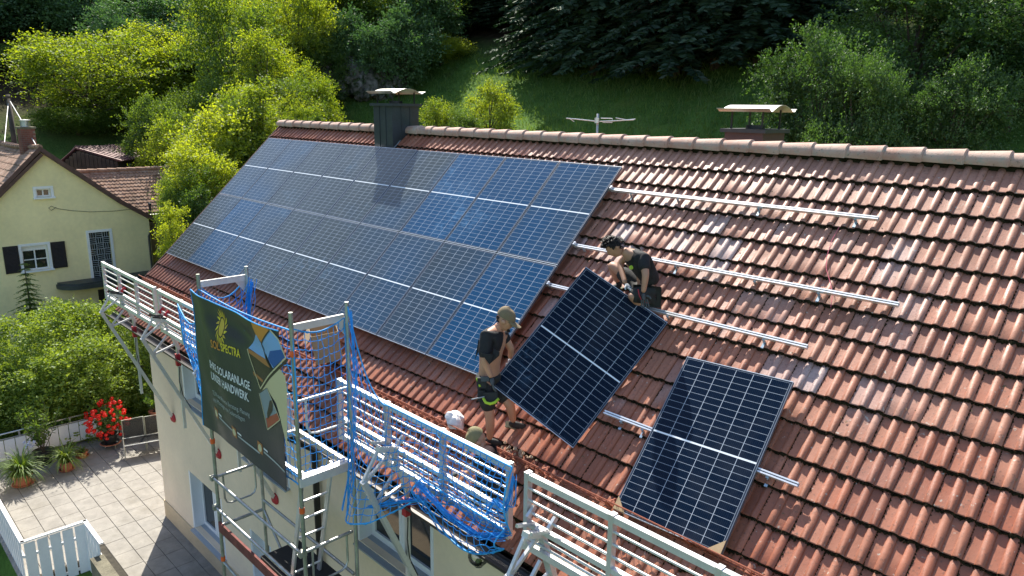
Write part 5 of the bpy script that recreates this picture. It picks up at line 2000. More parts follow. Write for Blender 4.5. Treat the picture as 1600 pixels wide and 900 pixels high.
# upper end guards and top bars
MB().bar((XA, YF, -1.56), (XA, YB, -1.56), 0.03, 0.085, (0, 0, 1)).build('end_beam', M['alu_white'], tw)
MB().bar((XB, YF, -1.60), (XB, YB, -1.60), 0.03, 0.085, (0, 0, 1)).build('end_beam', M['alu_white'], tw)
for x in (XA, XB):
    MB().prism([(x - .008, YB, -1.60), (x - .008, YB - .16, -1.60), (x - .008, YB, -1.80)], (.016, 0, 0)).build('gusset', M['alu'], tw)
    y0, y1 = YF + .12, YB - .02
    MB().tube([(x, YF, -2.46), (x, YB, -2.46)], 0.018, 8).build('end_guard', M['alu_white'], tw, smooth=50)
    MB().tube([(x, y0, -2.46), (x, y0, -2.80), (x, y0 + .04, -2.88), (x, y0 + .12, -2.90), (x, YB, -2.90)], 0.015, 7).build('end_guard', M['alu_white'], tw, smooth=50)
# upper deck with open hatch
dk = MB()
ZD = -3.42
for yy in (YF + .05, YB - .03):
    dk.bar((XA + .03, yy, ZD), (XB - .03, yy, ZD), 0.05, 0.07)
for xx in (XA + .06, XB - .05, 8.28):
    dk.bar((xx, YF + .075, ZD - .002), (xx, YB - .055, ZD - .002), 0.05, 0.068)
dk.build('deck_frame', M['alu_white'], tw)
MB().span(XA + .085, 8.255, YF + .08, YB - .06, ZD + .005, ZD + .025).build('deck_board', M['alu_white'], tw)
MB().bar((XB + .02, YF - .02, ZD - .02), (XB + .02, YB + .03, ZD - .02), 0.05, 0.11).build('end_beam', M['alu_white'], tw)
hk = MB()
hk.prism([(8.27, YF + .08, ZD + .05), (8.27, YB - .06, ZD + .05), (8.20, YB - .06, ZD + .52), (8.20, YF + .08, ZD + .52)], (.02, 0, .002))
hk.build('hatch_lid', M['alu_white'], tw)
MB().lathe((8.30, -4.2, ZD + .30), [(.035, 0), (.05, .004), (.035, .012)], 12, (1, 0, .15)).build('hatch_handle', M['black'], tw)
# lower black deck, red toe board
MB().span(8.15, XB - .04, YF + .06, YB - .03, -5.14, -5.09).build('deck_board', plain('black_deck_ply', (.012, .013, .012), .75), tw)
MB().bar((XA + .12, YF - .055, -5.05), (XB + .05, YF - .055, -5.05), 0.03, 0.15).build('toe_board', plain('red_brown_plank', (0.17, 0.05, 0.04), 0.85, 0, .35, 8, .3), tw)
trail((XA + .05, YB, -5.12), (8.2, YB - .2, -5.5), 0.02)

# ladder
ld = thing('ladder', (8.7, -4.3, -8.6), 'aluminium ladder leading up to the hatch of the scaffold tower', 'ladder')
T0, T1 = Vector((9.38, 0, -3.40)), Vector((8.42, 0, -7.0))
for yy, nm in ((-4.50, 'stile'), (-4.12, 'stile')):
    MB().bar(T0 + Vector((0, yy, 0)), T1 + Vector((0, yy, 0)), 0.025, 0.065, (1, 0, 0)).build(nm, M['alu'], ld)
for q in range(13):
    p = T0.lerp(T1, (q + .6) / 13)
    MB().tube([p + Vector((0, -4.50, 0)), p + Vector((0, -4.12, 0))], 0.015, 7).build('rung', M['alu'], ld, smooth=50)

# ================================================================== BANNER
YBN = -4.655


def bpt(X, Z, off=0.0):
    """banner surface point for plane coordinates; folds hang in the cloth"""
    s = (X - 6.98) / 2.40
    t = (-1.60 - Z) / 1.95
    f = 0.034 * math.sin(2.1 * PI * (s * 1.3 - t * 0.55) + 0.6) * (0.35 + 0.65 * (1 - t))
    f += 0.007 * math.sin(2 * PI * (s * 3.4 - t * 1.9)) * max(0, 1 - s * 1.2)
    f += 0.010 * math.exp(-((s - 0.13 - t * .35) / 0.07) ** 2) * (1 - t * .5)
    f += -0.05 * math.exp(-((t - 0.10 - s * .10) / 0.07) ** 2) * math.sin(PI * min(1, max(0, s)))
    f += 0.022 * noise.noise(Vector((s * 3, t * 3, 2)))
    e = min(1, s * 8, (1 - s) * 10) if 0 < s < 1 else 0
    return Vector((X, YBN - 0.03 - f * (0.6 + 0.4 * e) - off, Z))


def bsurf(s, t):
    X = 6.98 + 2.40 * s - 0.05 * math.sin(PI * t) * (1 - s) * 0 + (-0.09 * t * t if s > 0.5 else 0) * (s - .5) * 2
    topz = -1.62 - 0.05 * math.sin(PI * s) - .02 * s
    botz = -3.55 + 0.06 * math.sin(PI * s) * 0.6 - (0.06 * s)
    return bpt(X, topz + (botz - topz) * t)


bn = thing('banner', (8.2, YBN, -3.6), 'dark green advertising banner with sun logo tied to the scaffold tower', 'banner')
g = MB()
g.grid(bsurf, 130, 100)
M['banner'] = plain('dark_banner_cloth', (0.036, 0.037, 0.047), 0.36, 0, 0.1, 4, 0.12, 50)
cloth = g.build('cloth', M['banner'], bn, smooth=True)
g = MB()
g.grid(lambda s, t: bsurf(s, t) + Vector((0, .006, 0)), 130, 100)
g.f = [f[::-1] for f in g.f]
g.build('cloth_back', M['banner'], bn, smooth=True)
g = MB()
g.tube([bsurf(i / 40, 0) + Vector((0, -.004, .004)) for i in range(41)], 0.008, 5)
g.tube([bsurf(0, i / 30) + Vector((-.01, 0, 0)) for i in range(31)], 0.007, 5)
g.build('edge_rope', M['blue_light'], bn)


def colmat(name, c, rough=0.5):
    k = NT(name)
    k.b.inputs['Base Color'].default_value = (*c, 1)
    k.b.inputs['Roughness'].default_value = rough
    return k.mat


PR = {'yellow': colmat('print_yellow', (0.75, 0.62, 0.05)), 'orange': colmat('print_orange', (0.62, 0.26, 0.05)), 'white': colmat('print_white', (0.72, 0.74, 0.74)),
      'grey': colmat('print_grey', (0.38, 0.42, 0.42)), 'gold': colmat('print_gold', (0.60, 0.42, 0.06)), 'sky': colmat('print_sky', (0.22, 0.42, 0.72)), 'blue': colmat('print_blue', (0.02, 0.10, 0.35)),
      'brown': colmat('print_brown', (0.05, 0.04, 0.03)), 'cream': colmat('print_cream', (0.62, 0.55, 0.33)), 'rust': colmat('print_rust', (0.40, 0.17, 0.06)), 'red': colmat('print_red', (0.40, 0.09, 0.05)), 'lead': colmat('print_lead', (0.24, 0.30, 0.34))}


def drape(verts2, faces, mat, name, off, tri=0.08):
    """flat print: 2-D shapes in banner coordinates laid on the folded cloth"""
    bmx = bmesh.new()
    vv = [bmx.verts.new((a, 0, b)) for a, b in verts2]
    for f in faces:
        try:
            bmx.faces.new([vv[i] for i in f])
        except ValueError:
            pass
    for it in range(5):
        es = [e for e in bmx.edges if e.calc_length() > tri]
        if not es:
            break
        bmesh.ops.subdivide_edges(bmx, edges=es, cuts=1, use_grid_fill=False)
        bmesh.ops.triangulate(bmx, faces=[f for f in bmx.faces if len(f.verts) > 3])
    bmesh.ops.triangulate(bmx, faces=bmx.faces[:])
    m_ = MB()
    bmx.verts.index_update()
    m_.v = [tuple(bpt(v.co.x, v.co.z, off)) for v in bmx.verts]
    m_.f = [tuple(v.index for v in f.verts) for f in bmx.faces]
    m_.m = [0] * len(m_.f)
    bmx.free()
    return m_.build(name, mat, cloth)


def bxz(px_, py_):
    p = onp(px_, py_, 1, YBN - .04)
    return (p.x, p.z)


def text_on(txt, pl, pr, mat, name, ratio=None, bold=True, h=None):
    cu = bpy.data.curves.new('lettering', 'FONT')
    cu.body = txt
    cu.offset = 0.018 if bold else 0.0
    cu.resolution_u = 2
    o = bpy.data.objects.new('lettering', cu)
    COL.objects.link(o)
    dg = bpy.context.evaluated_depsgraph_get()
    me = o.evaluated_get(dg).to_mesh()
    vs_ = [(v.co.x, v.co.y) for v in me.vertices]
    fs_ = [tuple(p.vertices) for p in me.polygons]
    o.evaluated_get(dg).to_mesh_clear()
    bpy.data.objects.remove(o)
    bpy.data.curves.remove(cu)
    x0, x1 = min(a for a, b in vs_), max(a for a, b in vs_)
    L, Rr = Vector(bxz(*pl)), Vector(bxz(*pr))
    d = Rr - L
    W_ = d.length
    d = d / W_
    n_ = Vector((-d.y, d.x))
    sc = W_ / (x1 - x0)
    hs = (h / 0.7) if h else sc
    out = []
    for a, b in vs_:
        q = L + d * ((a - x0) * sc) + n_ * (b * hs)
        out.append((q.x, q.y))
    return drape(out, fs_, mat, name, 0.007, 0.06)


text_on('SOL', (334, 541.5), (345.5, 547.3), PR['orange'], 'lettering', h=0.105)
text_on('SPECTRA', (347, 548), (373, 560), PR['yellow'], 'lettering', h=0.105)
text_on('IHRE SOLARANLAGE.', (328, 574), (389, 611.5), PR['white'], 'lettering', h=0.105)
text_on('UNSER HANDWERK.', (330, 592), (387, 628.5), PR['white'], 'lettering', h=0.105)
text_on('TÜV-zertifizierte Beratung, Planung', (332, 616), (389, 652), PR['grey'], 'lettering', bold=False, h=0.062)
text_on('und Montage von Solaranlagen', (333, 626), (383, 659), PR['grey'], 'lettering', bold=False, h=0.062)
for (ix, iy) in ((337.5, 647), (368, 676), (404, 702)):
    X, Z = bxz(ix, iy)
    sq = [(X - .06, Z - .05), (X + .06, Z - .065), (X + .06, Z + .075), (X - .06, Z + .09)]
    drape(sq, [(0, 1, 2, 3)], PR['rust'], 'icon', 0.004)
    drape([(X + .045 * math.cos(a * PI / 6), Z + .01 + .05 * math.sin(a * PI / 6)) for a in range(12)], [tuple(range(12))], PR['cream'], 'icon', 0.006)
    drape([(X + .09, Z + .025), (X + .19, Z + .012), (X + .19, Z + .037), (X + .09, Z + .05)], [(0, 1, 2, 3)], PR['white'], 'small_print', 0.004)
    drape([(X + .09, Z - .02), (X + .62, Z - .075), (X + .62, Z - .052), (X + .09, Z + .003)], [(0, 1, 2, 3)], PR['grey'], 'small_print', 0.004)
# sun logo: a wavy-rayed sun, disc a little left below the centre
SX, SZ = bxz(343.5, 512)
drape([(SX + .055 * math.cos(a * PI / 9), SZ + .115 * math.sin(a * PI / 9)) for a in range(18)], [tuple(range(18))], PR['gold'], 'sun_logo', 0.004)
for q in range(18):
    a = q * PI / 9
    for (r0, r1, w) in ((1.15, 2.25, .17),):
        pts_ = []
        for (rr_, da) in ((r0, -w * .8), (1.6, -w * .55 + .12), (r1, .26), (1.6, w * .5 + .14), (r0, w * .8)):
            pts_.append((SX + .062 * rr_ * math.cos(a + da), SZ + .118 * rr_ * math.sin(a + da)))
        drape(pts_, [(0, 1, 2, 3, 4)], PR['yellow'] if q % 2 else PR['gold'], 'sun_logo', 0.004)


def bpoly(pxs, mat, name='print', off=0.004):
    pts_ = [bxz(*q) for q in pxs]
    return drape(pts_, [tuple(range(len(pts_)))], mat, name, off, 0.09)


bpoly([(392, 501), (424, 515), (409, 536), (399, 521)], PR['orange'])
bpoly([(424, 516), (436, 530), (446, 558), (429, 575), (418, 556), (410, 537)], PR['sky'])
bpoly([(440, 546), (446, 558), (430, 574), (420, 560), (424, 548)], PR['blue'], off=.006)
bpoly([(400, 522), (408, 537), (416, 551), (416, 562), (383, 545)], PR['sky'])
bpoly([(382, 547), (416, 563), (428, 581), (404, 607)], PR['brown'])
bpoly([(383, 546), (417, 561), (424, 570), (424, 574), (384, 552)], PR['rust'], off=.006)
bpoly([(391, 581), (411, 594), (409, 598), (393, 587)], PR['rust'], off=.006)
bpoly([(405, 612), (437, 574), (446, 588), (449, 610), (449, 700), (440, 664), (432, 630), (416, 606)], PR['cream'])
bpoly([(402, 616), (418, 606), (432, 640), (438, 656), (416, 671)], PR['lead'], off=.006)
bpoly([(413, 654), (434, 645), (437, 656), (416, 670)], PR['red'], off=.008)
bpoly([(421, 626), (427, 625), (425, 642), (416, 656), (415, 646)], PR['brown'], off=.010)


def bline(pxs, mat, w=0.018, off=.009):
    for a, b in zip(pxs, pxs[1:]):
        A, B = Vector(bxz(*a)), Vector(bxz(*b))
        d = (B - A).normalized()
        n_ = Vector((-d.y, d.x)) * w / 2
        drape([tuple(A + n_), tuple(B + n_), tuple(B - n_), tuple(A - n_)], [(0, 1, 2, 3)], mat, 'print', off, 0.09)


bline([(382, 546), (404, 608), (447, 559), (436, 530), (424, 515)], PR['cream'])
bline([(424, 515), (409, 537), (417, 560), (430, 580)], PR['brown'], .02)
bline([(402, 615), (416, 672), (438, 656), (418, 606)], PR['cream'], .012, .011)
bline([(404, 611), (449, 562)], PR['brown'], .03, .005)

# ================================================================== SAFETY NETS
def net(name, fn, ns, nt, label, r=0.0048, rope=0.009, seed=1, jit=0.012, border=(1, 1, 1, 1), parent=None, group=None):
    """fn(s,t) -> point; cords knotted at every crossing"""
    rg = random.Random(seed)
    P = [[None] * (nt + 1) for _ in range(ns + 1)]
    for i in range(ns + 1):
        for j in range(nt + 1):
            p = Vector(fn(i / ns, j / nt))
            e = 0 if i in (0, ns) or j in (0, nt) else 1
            P[i][j] = p + Vector((rg.gauss(0, jit), rg.gauss(0, jit), rg.gauss(0, jit))) * e
    m_ = MB()
    for i in range(ns + 1):
        m_.tube(P[i], r, 4, cap=False)
    for j in range(nt + 1):
        row_ = [P[i][j] for i in range(ns + 1)]
        for a, b in zip(row_, row_[1:]):
            mid = (a + b) / 2 - Vector((0, 0, rg.uniform(0.0, 0.018)))
            m_.tube([a, mid, b], r, 4, cap=False)
    t = thing(name, tuple(P[0][nt]), label, 'net', group)
    w = m_.build('mesh_cords', M['blue_rope'], t)
    w['kind'] = 'stuff'
    b_ = MB()
    if border[0]:
        b_.tube([P[i][0] for i in range(ns + 1)], rope, 6)
    if border[1]:
        b_.tube([P[i][nt] for i in range(ns + 1)], rope, 6)
    if border[2]:
        b_.tube([P[0][j] for j in range(nt + 1)], rope, 6)
    if border[3]:
        b_.tube([P[ns][j] for j in range(nt + 1)], rope, 6)
    b_.build('border_rope', M['blue_light'], t)
    return t


# around the upper bay of the tower
net('safety_net', lambda s, t: (XB + .01 + .02 * math.sin(t * 5), YF + (YB - YF) * s, -1.60 - 1.85 * t - 0.10 * math.sin(PI * s) * (1 - t)), 9, 17, 'blue net closing the right end of the scaffold tower', seed=2, jit=.007)
net('safety_net', lambda s, t: (XA + (XB - XA) * s, YF - .012 - .02 * math.sin(9 * s) * math.sin(5 * t), -1.62 - 1.86 * t - .05 * math.sin(PI * s)), 24, 18, 'blue net hanging behind the banner', seed=3)
net('safety_net', lambda s, t: (XA - .02, YF + (YB - YF) * s, -1.58 - 1.8 * t - 0.22 * math.sin(PI * s) * (1 - t)), 8, 17, 'blue net closing the left end of the scaffold tower', seed=4, jit=.010)


def bundle(name, pts, n_, spread, r, label, seed=1):
    rg = random.Random(seed)
    m_ = MB()
    P = [Vector(p) for p in pts]
    # resample
    Q = []
    for a, b in zip(P, P[1:]):
        for q in range(6):
            Q.append(a.lerp(b, q / 6))
    Q.append(P[-1])
    for s_ in range(n_):
        off = Vector((rg.gauss(0, 1), rg.gauss(0, 1), rg.gauss(0, 1))) * spread
        ph = rg.uniform(0, 6)
        fr_ = rg.uniform(.15, .5)
        m_.tube([q + off * (0.5 + 0.6 * math.sin(i * fr_ + ph)) + Vector((0, 0, rg.gauss(0, spread * .12))) for i, q in enumerate(Q)], r, 4, cap=False)
    o = m_.build(name, M['blue_rope'])
    tag(o, label, 'net')
    return o


bundle('net_bundle', [(XA + .1, YB + .02, -1.62), (XA + .06, YB - .02, -2.0), (XA + .0, YB - .03, -2.5), (XA - .02, YB, -3.0)], 22, 0.035, .005, 'gathered strands of blue net hanging at the back left tower post', 5)

# net from the right tower post down along the railing
def n2(s, t):
    X = 9.60 + 2.68 * s
    if s < 0.27:
        k_ = s / 0.27
        zt = -1.45 - 0.99 * (1 - (1 - k_) ** 2.2)
    else:
        zt = -2.42
    pts_ = [(0, -3.95), (0.10, -3.92), (0.28, -3.75), (0.45, -3.38), (0.70, -3.15), (0.85, -3.22), (1, -3.10)]
    zb = pts_[-1][1]
    for (a, b), (c, d) in zip(pts_, pts_[1:]):
        if a <= s <= c:
            zb = b + (d - b) * (s - a) / (c - a)
            break
    y = YRL - 0.05
    out = 0.38 * math.exp(-((s - 0.20) / 0.14) ** 2) * max(0, (t - .25)) / .75
    if s < .27:
        y = YB + (YRL - 0.05 - YB) * min(1, s / .27)
    y -= out + 0.10 * math.sin(PI * t) * s
    X -= 0.10 * t * math.exp(-((s - 0.05) / 0.2) ** 2)
    return (X, y, zt + (zb - zt) * t)


net('safety_net', n2, 32, 15, 'blue net draped from the tower over the long right railing and bracket', seed=6, jit=.008, r=.0052, rope=.009)
net('safety_net', lambda s, t: (11.0 + 1.28 * s, YRL - .11 - .13 * math.sin(PI * t) - .03 * s, -3.02 - (0.20 + .30 * math.sin(PI * s)) * t), 13, 5, 'bag of blue net sagging under the right end of the netted railing', seed=9, jit=.009)
bundle('net_bundle', [(10.25, -4.16, -3.62), (10.6, -4.05, -3.45), (11.1, -4.02, -3.22)], 22, 0.018, .0034, 'twisted blue net strands between tower and large window', 7)
bundle('net_bundle', [(11.0, -4.05, -3.05), (11.5, -4.10, -3.16), (12.0, -4.08, -3.20), (12.25, -4.0, -3.10)], 44, 0.024, .0036, 'thick gathered blue net under the railing left of the gap', 8)
bundle('net_bundle', [(12.28, -3.93, -2.52), (12.31, -4.0, -2.72), (12.24, -3.99, -2.86), (12.08, -3.98, -2.82), (11.98, -3.98, -3.0)], 14, 0.022, .005, 'blue net knotted round the end post of the netted railing', 9)
bundle('net_bundle', [(9.68, YB - .02, -1.5), (9.78, -4.0, -2.2), (9.85, -4.1, -3.0), (9.80, -4.25, -3.8)], 7, 0.018, .0045, 'blue net strands falling from the top of the right tower post', 10)


def n3(s, t):
    a = Vector((4.42, -3.98, -2.46)).lerp(Vector((6.98, -4.56, -1.95)), s) - Vector((0, 0, .25 * math.sin(PI * s)))
    b = Vector((4.55, -3.98, -3.12)).lerp(Vector((7.0, -4.6, -3.62)), s) + Vector((0, 0, .10 * math.sin(PI * s)))
    return a.lerp(b, t)


net('safety_net', n3, 22, 9, 'small blue net on the railing left of the banner', seed=11, jit=.008)
bundle('net_bundle', [(6.96, -4.62, -1.7), (6.94, -4.63, -2.4), (6.88, -4.60, -3.0), (6.95, -4.62, -3.6)], 22, 0.028, .005, 'blue net strands laced along the left edge of the banner', 12)
# ================================================================== PEOPLE
def skinned(name, pts, edges, mat, parent=None, sub=2, ret_mb=False, flat=1.0):
    """pts: (Vector, radius or (rx, ry)); grown to one continuous surface"""
    me = bpy.data.meshes.new('tmp_skin')
    me.from_pydata([tuple(p[0]) for p in pts], edges, [])
    o = bpy.data.objects.new('tmp_skin', me)
    COL.objects.link(o)
    md = o.modifiers.new('s', 'SKIN')
    md.use_smooth_shade = True
    if not me.skin_vertices:
        bm_ = bmesh.new()
        bm_.from_mesh(me)
        bm_.verts.layers.skin.verify()
        bm_.to_mesh(me)
        bm_.free()
    lay = me.skin_vertices[0].data
    for i, p in enumerate(pts):
        r = p[1]
        lay[i].radius = r if isinstance(r, tuple) else (r, r)
        lay[i].use_root = (i == 0)
    sb = o.modifiers.new('d', 'SUBSURF')
    sb.levels = sub
    sb.render_levels = sub
    dg = bpy.context.evaluated_depsgraph_get()
    ev = o.evaluated_get(dg)
    m2 = ev.to_mesh()
    mb_ = MB()
    mb_.v = [tuple(v.co) for v in m2.vertices]
    mb_.f = [tuple(p.vertices) for p in m2.polygons]
    mb_.m = [0] * len(mb_.f)
    ev.to_mesh_clear()
    bpy.data.objects.remove(o)
    bpy.data.meshes.remove(me)
    if ret_mb:
        return mb_
    return mb_.build(name, mat, parent, smooth=True)


def chain(n):
    return [(i, i + 1) for i in range(n - 1)]


def head_mb(c, fwd, up, s=1.0):
    """a head with brow, nose, mouth, chin and ears; c = centre, fwd = the way the face looks"""
    f = Vector(fwd).normalized()
    u = (Vector(up) - f * f.dot(Vector(up))).normalized()
    r = u.cross(f)
    bm_ = bmesh.new()
    bmesh.ops.create_uvsphere(bm_, u_segments=28, v_segments=20, radius=1.0)
    out = MB()
    for v in bm_.verts:
        x, y, z = v.co       # x right, y front, z up
        X, Y, Z = x * 0.076, y * 0.098, z * 0.122
        if z < 0:
            X *= 1 - 0.30 * (-z) ** 1.5
            Y *= 1 - 0.12 * (-z)
            Y += 0.016 * (-z)
        if y > 0:
            Y += 0.020 * math.exp(-(x / .16) ** 2) * math.exp(-((z + .12) / .20) ** 2)      # nose
            Y -= 0.010 * math.exp(-((abs(x) - .38) / .20) ** 2) * math.exp(-((z - .10) / .14) ** 2)  # eye sockets
            Y += 0.006 * math.exp(-((z - .28) / .10) ** 2) * math.exp(-(x / .6) ** 2)        # brow
            Y += 0.005 * math.exp(-((z + .48) / .07) ** 2) * math.exp(-(x / .28) ** 2)        # lips
            Y += 0.008 * math.exp(-((z + .80) / .14) ** 2) * math.exp(-(x / .3) ** 2)         # chin
        if y < 0 and z < -0.3:
            Y *= 0.82
        out.v.append(tuple(Vector(c) + (r * X + f * Y + u * Z) * s))
    bm_.verts.index_update()
    out.f = [tuple(v.index for v in fc.verts) for fc in bm_.faces]
    out.m = [0] * len(out.f)
    bm_.free()
    for sd in (-1, 1):      # ears
        ec = Vector(c) + (r * (sd * .076) + f * (-.008) + u * (-.008)) * s
        e = MB()
        e.lathe(ec, [(.004, .016 * s), (.022 * s, .014 * s), (.030 * s, .004 * s), (.026 * s, -.006 * s)], 12, r * sd + f * -.3)
        out.add([tuple(Vector(ec) + (Vector(q) - Vector(ec)) * 1.0) for q in e.v], e.f)
    return out


def glove(name, wrist, tip_dir, palm_n, mat, parent, s=1.0, curl=0.5, spread=0.25, thumb=1):
    """palm, four unequal fingers and a thumb leaving the side of the palm"""
    d = Vector(tip_dir).normalized()
    n = (Vector(palm_n) - d * d.dot(Vector(palm_n))).normalized()
    w = d.cross(n)
    W = Vector(wrist)
    pts = [(W, (.030 * s, .022 * s)), (W + d * .045 * s, (.040 * s, .020 * s)), (W + d * .082 * s, (.042 * s, .018 * s))]
    ed = [(0, 1), (1, 2)]
    mb_ = skinned('g', pts, ed, None, ret_mb=True, sub=2)
    for i, (off, L) in enumerate(((-.030, .066), (-.010, .078), (.011, .073), (.030, .056))):
        b = W + d * .085 * s + w * off * s
        dd = (d + w * (off * 6 * spread)).normalized()
        p1 = b + dd * L * .45 * s
        d2 = (dd + n * curl).normalized()
        p2 = p1 + d2 * L * .33 * s
        d3 = (dd + n * curl * 2.2).normalized()
        p3 = p2 + d3 * L * .28 * s
        f_ = skinned('f', [(b - dd * .02 * s, .010 * s), (p1, .0095 * s), (p2, .009 * s), (p3, .0075 * s)], chain(4), None, ret_mb=True, sub=1)
        mb_.add(f_.v, f_.f)
    b = W + d * .030 * s + w * (-.034 * thumb) * s
    t1 = b + (d * .6 - w * thumb * .9 + n * .25).normalized() * .035 * s
    t2 = t1 + (d * .9 - w * thumb * .35 + n * .4).normalized() * .030 * s
    f_ = skinned('f', [(b + w * thumb * .012 * s, .013 * s), (t1, .012 * s), (t2, .0095 * s)], chain(3), None, ret_mb=True, sub=1)
    mb_.add(f_.v, f_.f)
    return mb_.build(name, mat, parent, smooth=True)


def shoe(ankle, toe_dir, up, parent, mat_sole='sole', s=1.0):
    t = Vector(toe_dir).normalized()
    u = (Vector(up) - t * t.dot(Vector(up))).normalized()
    A = Vector(ankle)
    o = skinned('shoe', [(A + u * .02, .045 * s), (A - u * .045 - t * .025, (.045 * s, .042 * s)), (A - u * .055 + t * .07, (.045 * s, .036 * s)), (A - u * .065 + t * .17, (.042 * s, .026 * s))], chain(4), M['shoe'], parent)
    w = t.cross(u)
    m_ = MB()
    pr_ = [(-.075, -.030), (-.06, -.040), (.0, -.036), (.08, -.045), (.17, -.043), (.215, -.02), (.22, .01), (.17, .04), (.08, .043), (0, .034), (-.06, .038), (-.075, .03)]
    m_.prism([A + t * a * s + w * b * s - u * .105 for a, b in pr_], u * .024)
    m_.build('sole', M[mat_sole], o)
    return o


def onroof(x, y, h):
    d = ray(x, y)
    t_ = (h - CAM.dot(NS)) / d.dot(NS)
    return CAM + d * t_


ZUP = Vector((0, 0, 1))


def cap_mb(c, fwd, up, s=1.0):
    f = Vector(fwd).normalized()
    u = (Vector(up) - f * f.dot(Vector(up))).normalized()
    r = u.cross(f)
    m_ = MB()
    nseg, nr_ = 24, 8
    for j in range(nr_ + 1):
        a = (PI / 2) * j / nr_ * 1.0
        for i in range(nseg):
            b = 2 * PI * i / nseg
            rad = math.cos(a) ** 0.75 if j < nr_ else 0.02
            m_.v.append(tuple(Vector(c) + (r * (.086 * rad * math.cos(b)) + f * (.107 * rad * math.sin(b)) + u * (.022 + .112 * math.sin(a) - .012 * math.sin(b))) * s))
    for j in range(nr_):
        for i in range(nseg):
            m_.f.append((j * nseg + i, j * nseg + (i + 1) % nseg, (j + 1) * nseg + (i + 1) % nseg, (j + 1) * nseg + i))
            m_.m.append(0)
    # brim
    N_ = 10
    top, bot = [], []
    for i in range(N_ + 1):
        b = PI * (0.12 + 0.76 * i / N_)
        base = r * (.084 * math.cos(b)) + f * (.104 * math.sin(b)) + u * .012
        tipp = r * (.074 * math.cos(b)) + f * (.104 + .085 * math.sin((b - PI * .12) / (PI * .76) * PI) ** .6) + u * (-.010 - .012 * abs(math.cos(b)))
        top.append(Vector(c) + base * s)
        bot.append(Vector(c) + tipp * s)
    m_.add(top + bot + [p - u * .005 for p in top] + [p - u * .005 for p in bot],
           [(i, i + 1, N_ + 2 + i, N_ + 1 + i) for i in range(N_)] + [(2 * N_ + 2 + i, 3 * N_ + 3 + i, 3 * N_ + 4 + i, 2 * N_ + 3 + i) for i in range(N_)] + [(N_ + 1 + i, N_ + 2 + i, 3 * N_ + 4 + i, 3 * N_ + 3 + i) for i in range(N_)])
    return m_


def hair_mb(c, fwd, up, s=1.0, seed=1, back=True):
    f = Vector(fwd).normalized()
    u = (Vector(up) - f * f.dot(Vector(up))).normalized()
    r = u.cross(f)
    rg = random.Random(seed)
    m_ = MB()
    # tufts covering crown, sides and forehead
    for q in range(760):
        th = math.acos(rg.uniform(-0.25, 1))
        ph = rg.uniform(0, 2 * PI)
        n = Vector((math.sin(th) * math.cos(ph), math.sin(th) * math.sin(ph), math.cos(th)))
        if n.y > 0.35 and n.z < 0.62:
            continue
        if n.z < 0.10 and abs(n.x) > .6 and n.y > -.1:
            continue
        base = r * (.076 * n.x) + f * (.098 * n.y) + u * (.120 * n.z)
        nn = (r * n.x + f * n.y + u * n.z).normalized()
        dr = (nn * .5 + f * .55 * (1 if n.z > .3 else -.2) - u * .5 * (1 - max(0, n.z)) + r * rg.uniform(-.35, .35)).normalized()
        L = rg.uniform(.025, .045) * (1.25 if n.z > .5 else .8)
        a = Vector(c) + base * s
        sd = nn.cross(dr).normalized() * rg.uniform(.006, .011)
        m_.add([a - sd, a + sd, a + dr * L * .6 + nn * .014 + sd * .8, a + dr * L * .6 + nn * .014 - sd * .8, a + dr * L * 1.15 + nn * .006], [(0, 1, 2, 3), (3, 2, 4)])
    # under-layer
    b_ = MB()
    nseg = 20
    for j in range(9):
        a = -0.12 + (PI / 2 + .12) * j / 8
        for i in range(nseg):
            bb = 2 * PI * i / nseg
            rad = math.cos(a)
            low = 0.35 if math.sin(bb) > .45 else 0
            zz = math.sin(max(a, low * 1.6))
            b_.v.append(tuple(Vector(c) + (r * (.080 * rad * math.cos(bb)) + f * (.101 * rad * math.sin(bb) - .002) + u * (.124 * zz)) * s))
    b_.f = [(j * nseg + i, j * nseg + (i + 1) % nseg, (j + 1) * nseg + (i + 1) % nseg, (j + 1) * nseg + i) for j in range(8) for i in range(nseg)]
    m_.add(b_.v, b_.f)
    return m_


# ---------------- worker standing on the left, shirt pulled up, cap
fn = onroof(765, 697, -.10)       # near foot
ff = onroof(802, 671, -.10)       # far foot
p1 = thing('person', tuple(fn), 'man in a khaki cap and rolled-up black shirt, standing on the tiles holding the panel', 'person')
A = lambda x, y, d: atd(x, y, d)
pel = A(763, 592, 8.16)
chest = A(768, 545, 8.02)
ub = A(771, 524, 7.98)
nk = A(778, 512, 7.97)
nkt = A(784, 505, 7.95)
shN = A(760, 524, 7.83)
shF = A(786, 524, 8.14)
elN = A(756, 563, 7.80)
wrN = A(768, 590, 7.86)
elF = A(799, 545, 8.16)
wrF = A(797, 560, 8.28)
hpN = A(757, 597, 8.10)
hpF = A(771, 599, 8.24)
knN = A(765, 648, 8.16)
anN = fn + ZUP * .085 + Vector((0, 0, 0))
knF = A(797, 632, 8.18)
anF = ff + ZUP * .09
pts = [(pel, (.135, .105)), (A(765, 570, 8.09), (.125, .095)), (chest, (.150, .105)), (ub, (.135, .09)), (nk, .055), (nkt, .052),
       (shN, .056), (elN, .043), (wrN, .028),
       (shF, .056), (elF, .041), (wrF, .027),
       (hpN, .088), (knN, .058), (A(766, 665, 8.22), .055), (anN, .036),
       (hpF, .088), (knF, .058), (knF.lerp(anF, .4), .054), (anF, .036)]
ed = [(0, 1), (1, 2), (2, 3), (3, 4), (4, 5), (3, 6), (6, 7), (7, 8), (3, 9), (9, 10), (10, 11), (0, 12), (12, 13), (13, 14), (14, 15), (0, 16), (16, 17), (17, 18), (18, 19)]
b_ = skinned('body', pts, ed, None, ret_mb=True)
hc = A(789.5, 500, 7.93)
